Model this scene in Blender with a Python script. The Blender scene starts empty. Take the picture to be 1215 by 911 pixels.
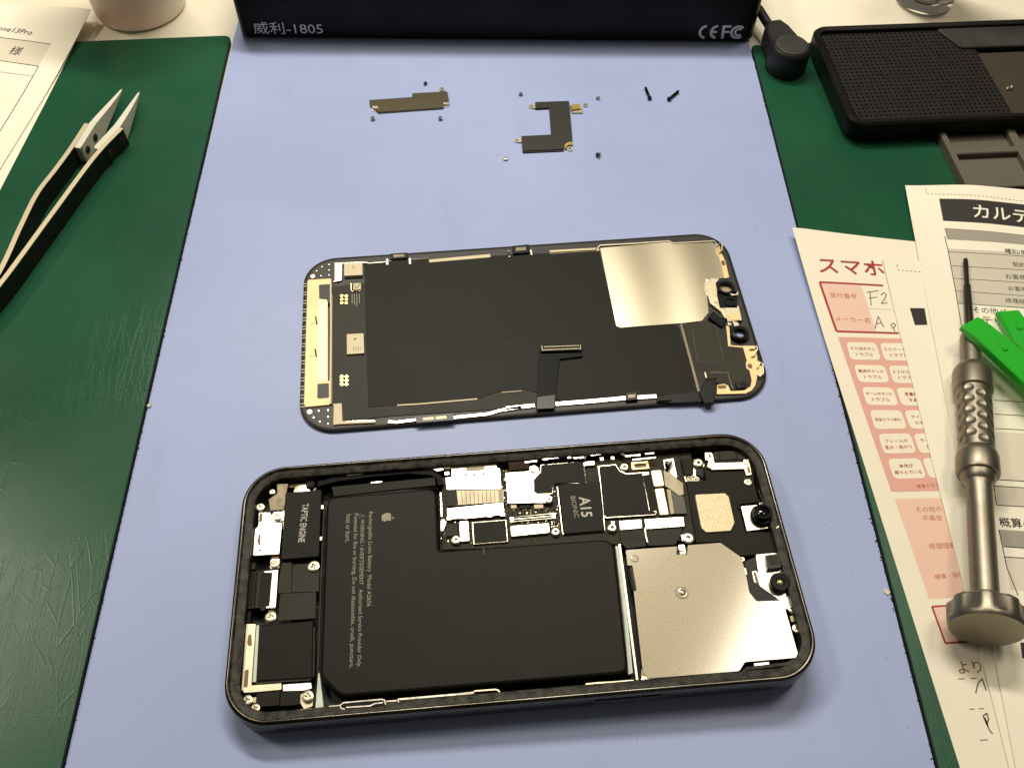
import bpy, math, random
from mathutils import Matrix, Vector

# ---------------------------------------------------------------- camera, world, lamps, exposure
SC = bpy.context.scene
COL = SC.collection
MM = 0.001
CAM = Vector((-12.1085, -96.5234, 236.9476))          # mm, z = 0 is the top of the lavender mat
CROT = Matrix.Rotation(-0.0827, 3, 'Z') @ Matrix.Rotation(-0.0139, 3, 'Y') @ Matrix.Rotation(0.5982, 3, 'X')
FOC, PW, PH_ = 1096.69, 1215.0, 911.0

cd = bpy.data.cameras.new('camera')
cd.sensor_width = 36.0
cd.lens = 36.0 * FOC / PW
cd.clip_start, cd.clip_end = 0.01, 50.0
cam = bpy.data.objects.new('camera', cd)
cam.matrix_world = Matrix.Translation(CAM * MM) @ CROT.to_4x4()
COL.objects.link(cam)
SC.camera = cam

wd = bpy.data.worlds.new('World')
SC.world = wd
wd.use_nodes = True
wd.node_tree.nodes['Background'].inputs[0].default_value = (1.0, 0.90, 0.74, 1)
wd.node_tree.nodes['Background'].inputs[1].default_value = 0.085


def lamp(name, loc, sx, sy, watts, colour, rz=0.0):
    """A ceiling or bench lamp facing straight down."""
    l = bpy.data.lights.new(name, 'AREA')
    l.shape, l.size, l.size_y, l.energy, l.color = 'RECTANGLE', sx * MM, sy * MM, watts, colour
    o = bpy.data.objects.new(name, l)
    o.location = Vector(loc) * MM
    o.rotation_euler = (0, 0, math.radians(rz))
    COL.objects.link(o)
    return o


WARM = (1.0, 0.88, 0.69)
lamp('bench_tube_lamp', (-45, 540, 800), 460, 70, 7.4, (1.0, 0.93, 0.80), -20)
lamp('ceiling_panel_right', (557, 444, 1500), 300, 500, 7.0, WARM, -34)
lamp('ceiling_panel_left', (-1040, 620, 1500), 320, 320, 11.0, WARM)

SC.view_settings.view_transform = 'Standard'
SC.view_settings.look = 'None'
SC.view_settings.exposure = 0.0
SC.view_settings.gamma = 1.0
SC.render.film_transparent = False
try:
    SC.cycles.max_bounces = 8
    SC.cycles.sample_clamp_indirect = 4.0
    SC.cycles.use_denoising = True
except Exception:
    pass
random.seed(5)


# ---------------------------------------------------------------- measuring frames
def Zn(x0, y0, s):
    return lambda x, y: (x0 + x / s, y0 + y / s)


def px_(x, y):
    return (x, y)


class Frame:
    """A local coordinate system in mm; at() gives the point of the plane local z = h seen at a photo position."""

    def __init__(self, o, R=None):
        self.o = Vector(o)
        self.R = R if R is not None else Matrix.Identity(3)

    def at(self, p, h=0.0):
        d = CROT @ Vector(((p[0] - PW / 2) / FOC, -(p[1] - PH_ / 2) / FOC, -1.0))
        a = self.R.transposed() @ (CAM - self.o)
        b = self.R.transposed() @ d
        t = (h - a.z) / b.z
        q = a + b * t
        return (q.x, q.y)

    def mat(self):
        return Matrix.Translation(self.o * MM) @ self.R.to_4x4()


WORLD = Frame((0, 0, 0))


# ---------------------------------------------------------------- materials
MATS = {}


def mat(name, col, rough=0.5, metal=0.0, var=0.0, vscale=200.0, bump=0.0, bscale=800.0, spec=0.5, coat=0.0, coat_r=0.03, coat_ior=1.5,
        col2=None, trans=0.0, rvar=0.0, subsurf=0.0, ior=1.45, stretch=None, aniso=0.0):
    m = bpy.data.materials.new(name)
    m.use_nodes = True
    nt = m.node_tree
    b = nt.nodes['Principled BSDF']
    b.inputs['Base Color'].default_value = (*col, 1)
    b.inputs['Roughness'].default_value = rough
    b.inputs['Metallic'].default_value = metal
    b.inputs['Specular IOR Level'].default_value = spec
    b.inputs['Coat Weight'].default_value = coat
    b.inputs['Coat Roughness'].default_value = coat_r
    b.inputs['Coat IOR'].default_value = coat_ior
    b.inputs['Transmission Weight'].default_value = trans
    b.inputs['IOR'].default_value = ior
    b.inputs['Anisotropic'].default_value = aniso
    if subsurf:
        b.inputs['Subsurface Weight'].default_value = subsurf
        b.inputs['Subsurface Scale'].default_value = 0.002
    tc = nt.nodes.new('ShaderNodeTexCoord')
    src = tc.outputs['Object']
    if stretch:
        mp = nt.nodes.new('ShaderNodeMapping')
        mp.inputs['Scale'].default_value = stretch
        nt.links.new(src, mp.inputs['Vector'])
        src = mp.outputs['Vector']

    def noise(scale, detail=4):
        n = nt.nodes.new('ShaderNodeTexNoise')
        n.inputs['Scale'].default_value = scale
        n.inputs['Detail'].default_value = detail
        nt.links.new(src, n.inputs['Vector'])
        return n.outputs['Fac']
    if var or col2:
        f = noise(vscale)
        mr = nt.nodes.new('ShaderNodeMapRange')
        mr.inputs['From Min'].default_value, mr.inputs['From Max'].default_value = 0.35, 0.65
        nt.links.new(f, mr.inputs['Value'])
        mx = nt.nodes.new('ShaderNodeMix')
        mx.data_type = 'RGBA'
        mx.inputs['A'].default_value = (*[c * (1 - var) for c in col], 1)
        c2 = col2 if col2 else tuple(min(1, c * (1 + var)) for c in col)
        mx.inputs['B'].default_value = (*c2, 1)
        nt.links.new(mr.outputs['Result'], mx.inputs['Factor'])
        nt.links.new(mx.outputs['Result'], b.inputs['Base Color'])
    if rvar:
        f = noise(vscale * 1.7)
        mr = nt.nodes.new('ShaderNodeMapRange')
        mr.inputs['From Min'].default_value, mr.inputs['From Max'].default_value = 0.3, 0.7
        mr.inputs['To Min'].default_value, mr.inputs['To Max'].default_value = max(0.02, rough - rvar), min(1, rough + rvar)
        nt.links.new(f, mr.inputs['Value'])
        nt.links.new(mr.outputs['Result'], b.inputs['Roughness'])
    if bump:
        f = noise(bscale, 3)
        bp = nt.nodes.new('ShaderNodeBump')
        bp.inputs['Strength'].default_value = bump
        bp.inputs['Distance'].default_value = 0.0002
        nt.links.new(f, bp.inputs['Height'])
        nt.links.new(bp.outputs['Normal'], b.inputs['Normal'])
    MATS[name] = m
    return m


# setting
mat('desk', (0.82, 0.76, 0.61), 0.45, var=0.05, vscale=12)
mat('lavender', (0.355, 0.425, 0.69), 0.42, var=0.06, vscale=9, bump=0.06, bscale=1500, rvar=0.08, spec=0.3)
mat('lavender_side', (0.36, 0.42, 0.62), 0.7)
mat('green_mat', (0.011, 0.076, 0.037), 0.27, var=0.14, vscale=16, bump=0.12, bscale=2500, rvar=0.05, spec=0.3)
mat('mat_core', (0.008, 0.010, 0.009), 0.75)
mat('crumb_dark', (0.012, 0.012, 0.012), 0.8)
mat('crumb_pale', (0.7, 0.66, 0.5), 0.7)
# plastics
mat('black_box', (0.008, 0.0082, 0.008), 0.45, spec=0.2, var=0.25, vscale=30, bump=0.15, bscale=1200, rvar=0.10)
mat('print_grey', (0.82, 0.82, 0.78), 0.6)
mat('black_rubber', (0.010, 0.0095, 0.009), 0.5, var=0.2, vscale=120)
mat('tray_black', (0.007, 0.0068, 0.006), 0.42, spec=0.2, var=0.2, vscale=60, bump=0.2, bscale=900)
mat('tray_mat', (0.012, 0.0115, 0.009), 0.6, spec=0.2, var=0.22, vscale=300, bump=0.4, bscale=1500)
mat('tray_brown', (0.036, 0.027, 0.018), 0.5, var=0.06, vscale=90)
mat('tray_pad', (0.022, 0.021, 0.018), 0.6, var=0.3, vscale=160, bump=0.3, bscale=900)
mat('grey_tray', (0.115, 0.10, 0.077), 0.45, var=0.05, vscale=50, bump=0.1, bscale=1200)
mat('green_plastic', (0.020, 0.42, 0.022), 0.32, subsurf=0.15, var=0.04, vscale=40, bump=0.05, bscale=600)
mat('red_plastic', (0.50, 0.13, 0.075), 0.5, var=0.06, vscale=30)
mat('frosted', (0.86, 0.80, 0.68), 0.4, var=0.03, vscale=20, subsurf=0.3)
mat('clear_glass', (1, 1, 1), 0.02, trans=1.0, ior=1.45)
# paper and ink
mat('paper', (0.88, 0.84, 0.69), 0.75, var=0.015, vscale=60, bump=0.05, bscale=1500, spec=0.25)
mat('paper_pinkform', (0.87, 0.81, 0.66), 0.75, var=0.015, vscale=60, spec=0.25)
mat('ink', (0.022, 0.020, 0.018), 0.7)
mat('ink_soft', (0.16, 0.14, 0.10), 0.8)
mat('pencil', (0.15, 0.14, 0.12), 0.7)
mat('ink_red', (0.38, 0.035, 0.03), 0.7)
mat('ink_rose', (0.55, 0.17, 0.13), 0.7)
mat('ink_brown', (0.28, 0.10, 0.06), 0.7)
mat('fill_rose', (0.74, 0.40, 0.33), 0.75)
mat('fill_pink', (0.82, 0.57, 0.46), 0.75)
mat('fill_peach', (0.82, 0.56, 0.45), 0.75)
mat('fill_grey', (0.34, 0.32, 0.26), 0.75)
mat('fill_tan', (0.60, 0.56, 0.45), 0.75)
mat('fill_pale', (0.72, 0.66, 0.53), 0.75)
# metals
mat('steel', (0.27, 0.242, 0.19), 0.43, 1.0, var=0.05, vscale=400, bump=0.04, bscale=4000)
mat('dark_steel', (0.075, 0.062, 0.050), 0.42, 1.0, var=0.2, vscale=300)
mat('tweezer_edge', (0.62, 0.54, 0.38), 0.45, 0.85)
mat('tweezer_black', (0.030, 0.028, 0.024), 0.38, 0.6, var=0.15, vscale=200, bump=0.1, bscale=2500)
mat('ceramic', (0.70, 0.68, 0.58), 0.45, subsurf=0.2, var=0.03, vscale=100)
mat('silver', (0.86, 0.80, 0.66), 0.30, 1.0, var=0.04, vscale=400, rvar=0.05)
mat('silver_bright', (0.95, 0.91, 0.80), 0.36, 1.0, var=0.02, vscale=300)
mat('nickel', (0.70, 0.63, 0.46), 0.34, 1.0, var=0.05, vscale=600)
mat('screw_metal', (0.80, 0.74, 0.58), 0.32, 1.0)
mat('screw_grey', (0.17, 0.17, 0.19), 0.45, 0.7)
mat('screw_black', (0.010, 0.010, 0.014), 0.4, 0.3)
mat('shield', (0.265, 0.23, 0.16), 0.5, 1.0, var=0.12, vscale=2600, bump=0.25, bscale=2600, coat=1.0, coat_r=0.12, coat_ior=2.0)
mat('shield_pad', (0.46, 0.385, 0.25), 0.5, 1.0, var=0.14, vscale=2200, bump=0.4, bscale=2400)
mat('frame_metal', (0.085, 0.078, 0.062), 0.24, 1.0, var=0.15, vscale=120, rvar=0.08)
mat('frame_bright', (0.05, 0.042, 0.03), 0.2, 1.0, col2=(0.125, 0.116, 0.10), vscale=45)
mat('ledge', (0.008, 0.0075, 0.0055), 0.45, col2=(0.050, 0.047, 0.034), vscale=420, bump=0.8, bscale=1800, spec=0.25)
mat('cavity', (0.006, 0.006, 0.005), 0.55)
mat('battery', (0.0085, 0.0083, 0.0050), 0.5, var=0.10, vscale=45, bump=0.06, bscale=500, spec=0.18)
mat('battery_wrap', (0.003, 0.003, 0.0026), 0.5, spec=0.1)
mat('barrel', (0.0025, 0.0025, 0.0025), 0.35, spec=0.12)
mat('cap_cream', (0.92, 0.82, 0.56), 0.45, 0.6)
mat('battery_fold', (0.016, 0.0155, 0.011), 0.5, spec=0.15)
mat('print_white', (0.52, 0.50, 0.42), 0.6)
mat('print_khaki', (0.30, 0.28, 0.20), 0.55)
mat('chip_black', (0.0105, 0.0100, 0.0070), 0.5, spec=0.15, var=0.06, vscale=200)
mat('module_black', (0.015, 0.014, 0.010), 0.55, spec=0.15, var=0.08, vscale=300, bump=0.08, bscale=2000)
mat('module_grey', (0.032, 0.030, 0.021), 0.55, spec=0.2, var=0.08, vscale=300)
mat('gloss_black', (0.003, 0.003, 0.003), 0.3, spec=0.3)
mat('pcb', (0.055, 0.045, 0.027), 0.5, spec=0.2, col2=(0.010, 0.009, 0.006), vscale=2600, bump=0.8, bscale=2600)
mat('flex_tan', (0.20, 0.17, 0.11), 0.35, 0.5, var=0.15, vscale=200)
mat('flex_dark', (0.050, 0.046, 0.032), 0.42, var=0.10, vscale=150)
mat('tape', (0.24, 0.20, 0.13), 0.5, 0.4, var=0.25, vscale=350, bump=0.7, bscale=900)
mat('mint', (0.62, 0.72, 0.60), 0.4, var=0.1, vscale=300)
mat('copper', (0.17, 0.10, 0.05), 0.45, 0.3)
mat('amber', (0.03, 0.014, 0.006), 0.5, spec=0.1)
mat('gold', (0.90, 0.64, 0.20), 0.30, 1.0)
mat('label_cream', (0.72, 0.62, 0.40), 0.5)
mat('label_tan', (0.42, 0.34, 0.21), 0.5)
mat('chip_mark', (0.16, 0.14, 0.10), 0.6)
mat('lens_glass', (0.002, 0.002, 0.003), 0.05, coat=1.0)
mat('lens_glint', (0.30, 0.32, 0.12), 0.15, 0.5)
# display
mat('screen_glass', (0.004, 0.004, 0.004), 0.22)
mat('cable_black', (0.004, 0.004, 0.0035), 0.45, spec=0.12)
mat('screen_bezel', (0.018, 0.017, 0.012), 0.45, var=0.12, vscale=300)
mat('screen_sheet', (0.0088, 0.0086, 0.0056), 0.5, var=0.06, vscale=60, bump=0.04, bscale=400, spec=0.18)
mat('screen_flex', (0.034, 0.032, 0.022), 0.5, spec=0.2, var=0.10, vscale=120, bump=0.05, bscale=900)
mat('mirror_plate', (0.62, 0.55, 0.40), 0.30, 1.0)
mat('yellow_flex', (0.78, 0.58, 0.31), 0.5, 0.35, var=0.08, vscale=40)
mat('cream_panel', (0.80, 0.66, 0.44), 0.45, 0.3)
mat('bracket_olive', (0.15, 0.128, 0.085), 0.34, 1.0, var=0.03, vscale=100)
mat('bracket_black', (0.013, 0.012, 0.008), 0.45, var=0.10, vscale=500)


def scratch_relief(name, density, strength):
    """Fine knife scratches: thin straight-ish cells, only in worn patches."""
    nt = MATS[name].node_tree
    b = nt.nodes['Principled BSDF']
    tc = nt.nodes.new('ShaderNodeTexCoord')
    tot = None
    for k, (rz, sc) in enumerate(((0.5, (1, 0.16, 1)), (1.7, (1, 0.22, 1)), (2.7, (1, 0.13, 1)))):
        mp = nt.nodes.new('ShaderNodeMapping')
        mp.inputs['Rotation'].default_value = (0, 0, rz)
        mp.inputs['Scale'].default_value = sc
        vo = nt.nodes.new('ShaderNodeTexVoronoi')
        vo.feature = 'DISTANCE_TO_EDGE'
        vo.inputs['Scale'].default_value = density
        nt.links.new(tc.outputs['Object'], mp.inputs['Vector'])
        nt.links.new(mp.outputs['Vector'], vo.inputs['Vector'])
        mr = nt.nodes.new('ShaderNodeMapRange')
        mr.inputs['From Min'].default_value, mr.inputs['From Max'].default_value = 0.0, 0.022
        mr.inputs['To Min'].default_value, mr.inputs['To Max'].default_value = 1.0, 0.0
        nt.links.new(vo.outputs['Distance'], mr.inputs['Value'])
        if tot is None:
            tot = mr.outputs['Result']
        else:
            mx = nt.nodes.new('ShaderNodeMath')
            mx.operation = 'MAXIMUM'
            nt.links.new(tot, mx.inputs[0])
            nt.links.new(mr.outputs['Result'], mx.inputs[1])
            tot = mx.outputs[0]
    no = nt.nodes.new('ShaderNodeTexNoise')
    no.inputs['Scale'].default_value = 22
    nt.links.new(tc.outputs['Object'], no.inputs['Vector'])
    mr = nt.nodes.new('ShaderNodeMapRange')
    mr.inputs['From Min'].default_value, mr.inputs['From Max'].default_value = 0.45, 0.6
    nt.links.new(no.outputs['Fac'], mr.inputs['Value'])
    mu = nt.nodes.new('ShaderNodeMath')
    mu.operation = 'MULTIPLY'
    nt.links.new(tot, mu.inputs[0])
    nt.links.new(mr.outputs['Result'], mu.inputs[1])
    bp = nt.nodes.new('ShaderNodeBump')
    bp.inputs['Strength'].default_value = strength
    bp.inputs['Distance'].default_value = 0.0002
    nt.links.new(mu.outputs[0], bp.inputs['Height'])
    old = b.inputs['Normal'].links
    if old:
        nt.links.new(old[0].from_socket, bp.inputs['Normal'])
    nt.links.new(bp.outputs['Normal'], b.inputs['Normal'])


def sheet_wave(name, scale, dist):
    """Slow waves in a thin polished sheet."""
    nt = MATS[name].node_tree
    tc = nt.nodes.new('ShaderNodeTexCoord')
    wv = nt.nodes.new('ShaderNodeTexWave')
    wv.inputs['Scale'].default_value = scale
    wv.inputs['Distortion'].default_value = 1.5
    wv.inputs['Detail'].default_value = 0.0
    nt.links.new(tc.outputs['Object'], wv.inputs['Vector'])
    bp = nt.nodes.new('ShaderNodeBump')
    bp.inputs['Strength'].default_value = 1.0
    bp.inputs['Distance'].default_value = dist
    nt.links.new(wv.outputs['Fac'], bp.inputs['Height'])
    nt.links.new(bp.outputs['Normal'], nt.nodes['Principled BSDF'].inputs['Normal'])


sheet_wave('mirror_plate', 14, 0.00022)
scratch_relief('green_mat', 210, 0.10)
scratch_relief('lavender', 70, 0.03)


def soiling(name, dark, amount):
    """Fine grime: specks and a few wiped smears darken the base colour."""
    nt = MATS[name].node_tree
    b = nt.nodes['Principled BSDF']
    src = b.inputs['Base Color'].links[0].from_socket
    tc = nt.nodes.new('ShaderNodeTexCoord')
    fac = None
    for sc, lo, hi, am, st in ((900, 0.68, 0.74, 0.9, (1, 1, 1)), (60, 0.60, 0.78, 0.5, (1, 0.35, 1)), (18, 0.55, 0.75, 0.35, (0.6, 1, 1))):
        mp = nt.nodes.new('ShaderNodeMapping')
        mp.inputs['Scale'].default_value = st
        mp.inputs['Rotation'].default_value = (0, 0, 0.7)
        no = nt.nodes.new('ShaderNodeTexNoise')
        no.inputs['Scale'].default_value = sc
        no.inputs['Detail'].default_value = 5
        mr = nt.nodes.new('ShaderNodeMapRange')
        mr.inputs['From Min'].default_value, mr.inputs['From Max'].default_value = lo, hi
        mr.inputs['To Max'].default_value = am * amount
        nt.links.new(tc.outputs['Object'], mp.inputs['Vector'])
        nt.links.new(mp.outputs['Vector'], no.inputs['Vector'])
        nt.links.new(no.outputs['Fac'], mr.inputs['Value'])
        if fac is None:
            fac = mr.outputs['Result']
        else:
            mx = nt.nodes.new('ShaderNodeMath')
            mx.operation = 'MAXIMUM'
            nt.links.new(fac, mx.inputs[0])
            nt.links.new(mr.outputs['Result'], mx.inputs[1])
            fac = mx.outputs[0]
    mx = nt.nodes.new('ShaderNodeMix')
    mx.data_type = 'RGBA'
    nt.links.new(fac, mx.inputs['Factor'])
    nt.links.new(src, mx.inputs['A'])
    mx.inputs['B'].default_value = (*dark, 1)
    nt.links.new(mx.outputs['Result'], b.inputs['Base Color'])


soiling('lavender', (0.20, 0.23, 0.33), 0.42)
soiling('green_mat', (0.05, 0.09, 0.06), 0.22)
soiling('battery', (0.030, 0.029, 0.022), 0.35)
soiling('screen_sheet', (0.030, 0.029, 0.022), 0.45)


# ---------------------------------------------------------------- mesh helpers (all in mm)
def area2(p):
    return sum(p[i][0] * p[(i + 1) % len(p)][1] - p[(i + 1) % len(p)][0] * p[i][1] for i in range(len(p)))


def ccw(p):
    p = [tuple(q[:2]) for q in p]
    return p if area2(p) > 0 else p[::-1]


def inset(p, d):
    n = len(p)
    out = []
    for i in range(n):
        a, b, c = p[i - 1], p[i], p[(i + 1) % n]
        e1 = (b[0] - a[0], b[1] - a[1])
        e2 = (c[0] - b[0], c[1] - b[1])
        l1, l2 = math.hypot(*e1) or 1e-9, math.hypot(*e2) or 1e-9
        n1, n2 = (-e1[1] / l1, e1[0] / l1), (-e2[1] / l2, e2[0] / l2)
        k = max(0.35, 1 + n1[0] * n2[0] + n1[1] * n2[1])
        out.append((b[0] + d * (n1[0] + n2[0]) / k, b[1] + d * (n1[1] + n2[1]) / k))
    return out


def rounded(p, r, seg=4):
    """Round the corners of a polygon; r is a radius or a list of radii."""
    p = [tuple(q[:2]) for q in p]
    n = len(p)
    out = []
    for i in range(n):
        a, b, c = Vector(p[i - 1]), Vector(p[i]), Vector(p[(i + 1) % n])
        rr = r[i] if isinstance(r, (list, tuple)) else r
        u, v = (a - b), (c - b)
        lu, lv = u.length, v.length
        if rr <= 1e-6 or lu < 1e-6 or lv < 1e-6:
            out.append(tuple(b))
            continue
        u /= lu
        v /= lv
        ang = u.angle(v)
        if ang > 3.05:
            out.append(tuple(b))
            continue
        t = min(rr / math.tan(ang / 2), lu * 0.48, lv * 0.48)
        s, e = b + u * t, b + v * t
        for k in range(seg + 1):
            f = k / seg
            out.append(tuple(s * (1 - f) ** 2 + b * 2 * f * (1 - f) + e * f * f))
    return out


def rrect(x0, y0, x1, y1, r, seg=8):
    x0, x1, y0, y1 = min(x0, x1), max(x0, x1), min(y0, y1), max(y0, y1)
    r = max(0.0, min(r, (x1 - x0) / 2 - 1e-4, (y1 - y0) / 2 - 1e-4))
    if r < 1e-4:
        return [(x0, y0), (x1, y0), (x1, y1), (x0, y1)]
    out = []
    for cx, cy, a0 in ((x1 - r, y0 + r, -90), (x1 - r, y1 - r, 0), (x0 + r, y1 - r, 90), (x0 + r, y0 + r, 180)):
        for k in range(seg + 1):
            a = math.radians(a0 + 90 * k / seg)
            out.append((cx + r * math.cos(a), cy + r * math.sin(a)))
    return out


def circle(cx, cy, r, n=24, ry=None):
    return [(cx + r * math.cos(2 * math.pi * k / n), cy + (ry or r) * math.sin(2 * math.pi * k / n)) for k in range(n)]


class MB:
    def __init__(self):
        self.v, self.f = [], []

    def ring(self, pts):
        i = len(self.v)
        self.v += [tuple(p) for p in pts]
        return list(range(i, len(self.v)))

    def bridge(self, a, b, close=True):
        n = len(a)
        for i in range(n if close else n - 1):
            j = (i + 1) % n
            self.f.append((a[i], a[j], b[j], b[i]))

    def prism(self, poly, z0, z1, bev=0.0, bottom=True):
        p = ccw(poly)
        a = self.ring([(x, y, z0) for x, y in p])
        if bottom:
            self.f.append(tuple(a[::-1]))
        if bev > 0:
            b = self.ring([(x, y, z1 - bev) for x, y in p])
            c = self.ring([(x, y, z1) for x, y in inset(p, bev)])
            self.bridge(a, b)
            self.bridge(b, c)
        else:
            c = self.ring([(x, y, z1) for x, y in p])
            self.bridge(a, c)
        self.f.append(tuple(c))
        return self

    def sheet(self, poly, z):
        a = self.ring([(x, y, z) for x, y in ccw(poly)])
        self.f.append(tuple(a))
        return self

    def box(self, x0, y0, z0, x1, y1, z1, bev=0.0):
        return self.prism([(x0, y0), (x1, y0), (x1, y1), (x0, y1)], z0, z1, bev)

    def lathe(self, prof, cx=0, cy=0, n=24, cap0=True, cap1=True):
        rings = [self.ring([(cx + r * math.cos(2 * math.pi * k / n), cy + r * math.sin(2 * math.pi * k / n), z) for k in range(n)]) for r, z in prof]
        for a, b in zip(rings, rings[1:]):
            self.bridge(a, b)
        if cap0:
            self.f.append(tuple(rings[0][::-1]))
        if cap1:
            self.f.append(tuple(rings[-1]))
        return self

    def tube(self, path, r, n=8):
        path = [Vector(p) for p in path]
        rings = []
        for i, p in enumerate(path):
            t = (path[min(i + 1, len(path) - 1)] - path[max(i - 1, 0)]).normalized()
            up = Vector((0, 0, 1)) if abs(t.z) < 0.9 else Vector((1, 0, 0))
            s = t.cross(up).normalized()
            w = s.cross(t)
            rr = r[i] if isinstance(r, (list, tuple)) else r
            rings.append(self.ring([p + (s * math.cos(2 * math.pi * k / n) + w * math.sin(2 * math.pi * k / n)) * rr for k in range(n)]))
        for a, b in zip(rings, rings[1:]):
            self.bridge(a, b)
        self.f.append(tuple(rings[0][::-1]))
        self.f.append(tuple(rings[-1]))
        return self

    def strip(self, path, w, z0, z1):
        """A flat ribbon of width w along a 2-D path, from z0 to z1."""
        L, R_ = [], []
        n = len(path)
        for i in range(n):
            a, c = Vector(path[max(i - 1, 0)][:2]), Vector(path[min(i + 1, n - 1)][:2])
            t = (c - a).normalized()
            nn = Vector((-t.y, t.x)) * w / 2
            p = Vector(path[i][:2])
            L.append(tuple(p + nn))
            R_.append(tuple(p - nn))
        rings = [self.ring([(*R_[i], z0), (*L[i], z0), (*L[i], z1), (*R_[i], z1)]) for i in range(n)]
        for a, b in zip(rings, rings[1:]):
            self.bridge(a, b)
        self.f.append(tuple(rings[0][::-1]))
        self.f.append(tuple(rings[-1]))
        return self

    def mesh(self, name, smooth=40):
        me = bpy.data.meshes.new(name)
        me.from_pydata([(x * MM, y * MM, z * MM) for x, y, z in self.v], [], self.f)
        me.validate()
        import bmesh
        bm = bmesh.new()
        bm.from_mesh(me)
        bmesh.ops.recalc_face_normals(bm, faces=bm.faces)
        bm.to_mesh(me)
        bm.free()
        if smooth:
            for p in me.polygons:
                p.use_smooth = True
            me.set_sharp_from_angle(angle=math.radians(smooth))
            for p in me.polygons:
                if len(p.vertices) > 4:
                    p.use_smooth = False
        me.update()
        return me


def link(name, me, m, parent=None, loc=None, rot=None):
    if m is not None and not me.materials:
        me.materials.append(MATS[m] if isinstance(m, str) else m)
    o = bpy.data.objects.new(name, me)
    COL.objects.link(o)
    if parent is not None:
        o.parent = parent
    if loc is not None:
        o.location = Vector(loc) * MM
    if rot is not None:
        o.rotation_euler = rot
    return o


def add(name, mb, m, parent=None, loc=None, rot=None, smooth=40):
    return link(name, mb.mesh(name, smooth), m, parent, loc, rot)


def tag(o, label=None, cat=None, group=None, kind=None):
    if label:
        o['label'] = label
    if cat:
        o['category'] = cat
    if group:
        o['group'] = group
    if kind:
        o['kind'] = kind
    return o


def thing(name, fr, label, cat, group=None):
    o = bpy.data.objects.new(name, None)
    o.empty_display_size = 0.01
    COL.objects.link(o)
    o.matrix_world = fr.mat()
    return tag(o, label, cat, group)


def lettering(s, parent, u, v, z, rot, m, width=None, height=None, bold=0.0, anchor=(0, 0.5), surf=None, name='lettering', shear=0.0):
    """Printed text as a flat mesh; anchor is the fraction of its box that sits at (u, v)."""
    c = bpy.data.curves.new(name, 'FONT')
    c.body = s
    c.size = 1.0
    c.offset = bold
    c.shear = shear
    c.resolution_u = 2
    t = bpy.data.objects.new(name, c)
    COL.objects.link(t)
    dg = bpy.context.evaluated_depsgraph_get()
    me = bpy.data.meshes.new_from_object(t.evaluated_get(dg))
    bpy.data.objects.remove(t)
    me.name = name
    xs = [q.co.x for q in me.vertices]
    ys = [q.co.y for q in me.vertices]
    if not xs:
        return None
    x0, x1, y0, y1 = min(xs), max(xs), min(ys), max(ys)
    sx = width / (x1 - x0) if width else None
    sy = height / (y1 - y0) if height else None
    sx = sx or sy
    sy = sy or sx
    ca, sa = math.cos(rot), math.sin(rot)
    for q in me.vertices:
        a = (q.co.x - x0 - anchor[0] * (x1 - x0)) * sx
        b = (q.co.y - y0 - anchor[1] * (y1 - y0)) * sy
        X, Y = u + a * ca - b * sa, v + a * sa + b * ca
        q.co = Vector((X, Y, (surf(X, Y) if surf else 0) + z)) * MM
    me.materials.clear()
    me.materials.append(MATS[m])
    return link(name, me, None, parent)


# ---------------------------------------------------------------- the setting: desk, mats
def W(x, y, z=0.0):
    return WORLD.at((x, y), z)


m = MB().prism([(-420, -260), (420, -260), (420, 640), (-420, 640)], -26, -1.2, 2.0)
tag(add('tabletop', m, 'desk'), kind='structure')

gl_a, gl_b = W(274, 42, 1.3), W(72.4, 911, 1.3)
gr_a, gr_b = W(892, 54, 1.3), W(1114, 911, 1.3)


def ext(a, b, t):
    return (a[0] + (b[0] - a[0]) * t, a[1] + (b[1] - a[1]) * t)


def mat_sheet(name, poly, r, label):
    """Self-healing mat: a green skin over a dark core whose cut edge shows."""
    root = thing(name, Frame((0, 0, -1.19)), label, 'cutting mat')
    core = MB().prism(rounded(poly, r), 0, 2.30, 0.0)
    add('core', core, 'mat_core', root)
    skin = MB().prism(inset(ccw(rounded(poly, r)), 0.12), 2.302, 2.49, 0.06)
    add('green_skin', skin, 'green_mat', root)
    return root


far_l = W(60, 43, 1.3)
mat_sheet('cutting_mat', [gl_a, ext(gl_a, gl_b, 1.25), (-400, -190), (-400, gl_a[1] - 1)], [3, 0, 0, 0],
          'dark green cutting mat lying under the tweezers')
mat_sheet('cutting_mat', [gr_a, (390, gr_a[1] + 3), (390, -190), ext(gr_a, gr_b, 1.25)], [1.5, 0, 0, 0],
          'dark green cutting mat under the paper forms and black tray')

# lavender repair mat between them, its long cut edge ragged
la, lb = W(278, 44, 0), W(71.0, 911, 0)
ra, rb = W(889.5, 54, 0), W(1111.5, 911, 0)
left, right = [], []
for k in range(0, 261):
    t = -0.12 + 1.36 * k / 260
    left.append((ext(la, lb, t)[0] + random.uniform(-0.12, 0.12), ext(la, lb, t)[1]))
    right.append((ext(ra, rb, t)[0] + random.uniform(-0.25, 0.2), ext(ra, rb, t)[1]))
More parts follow.
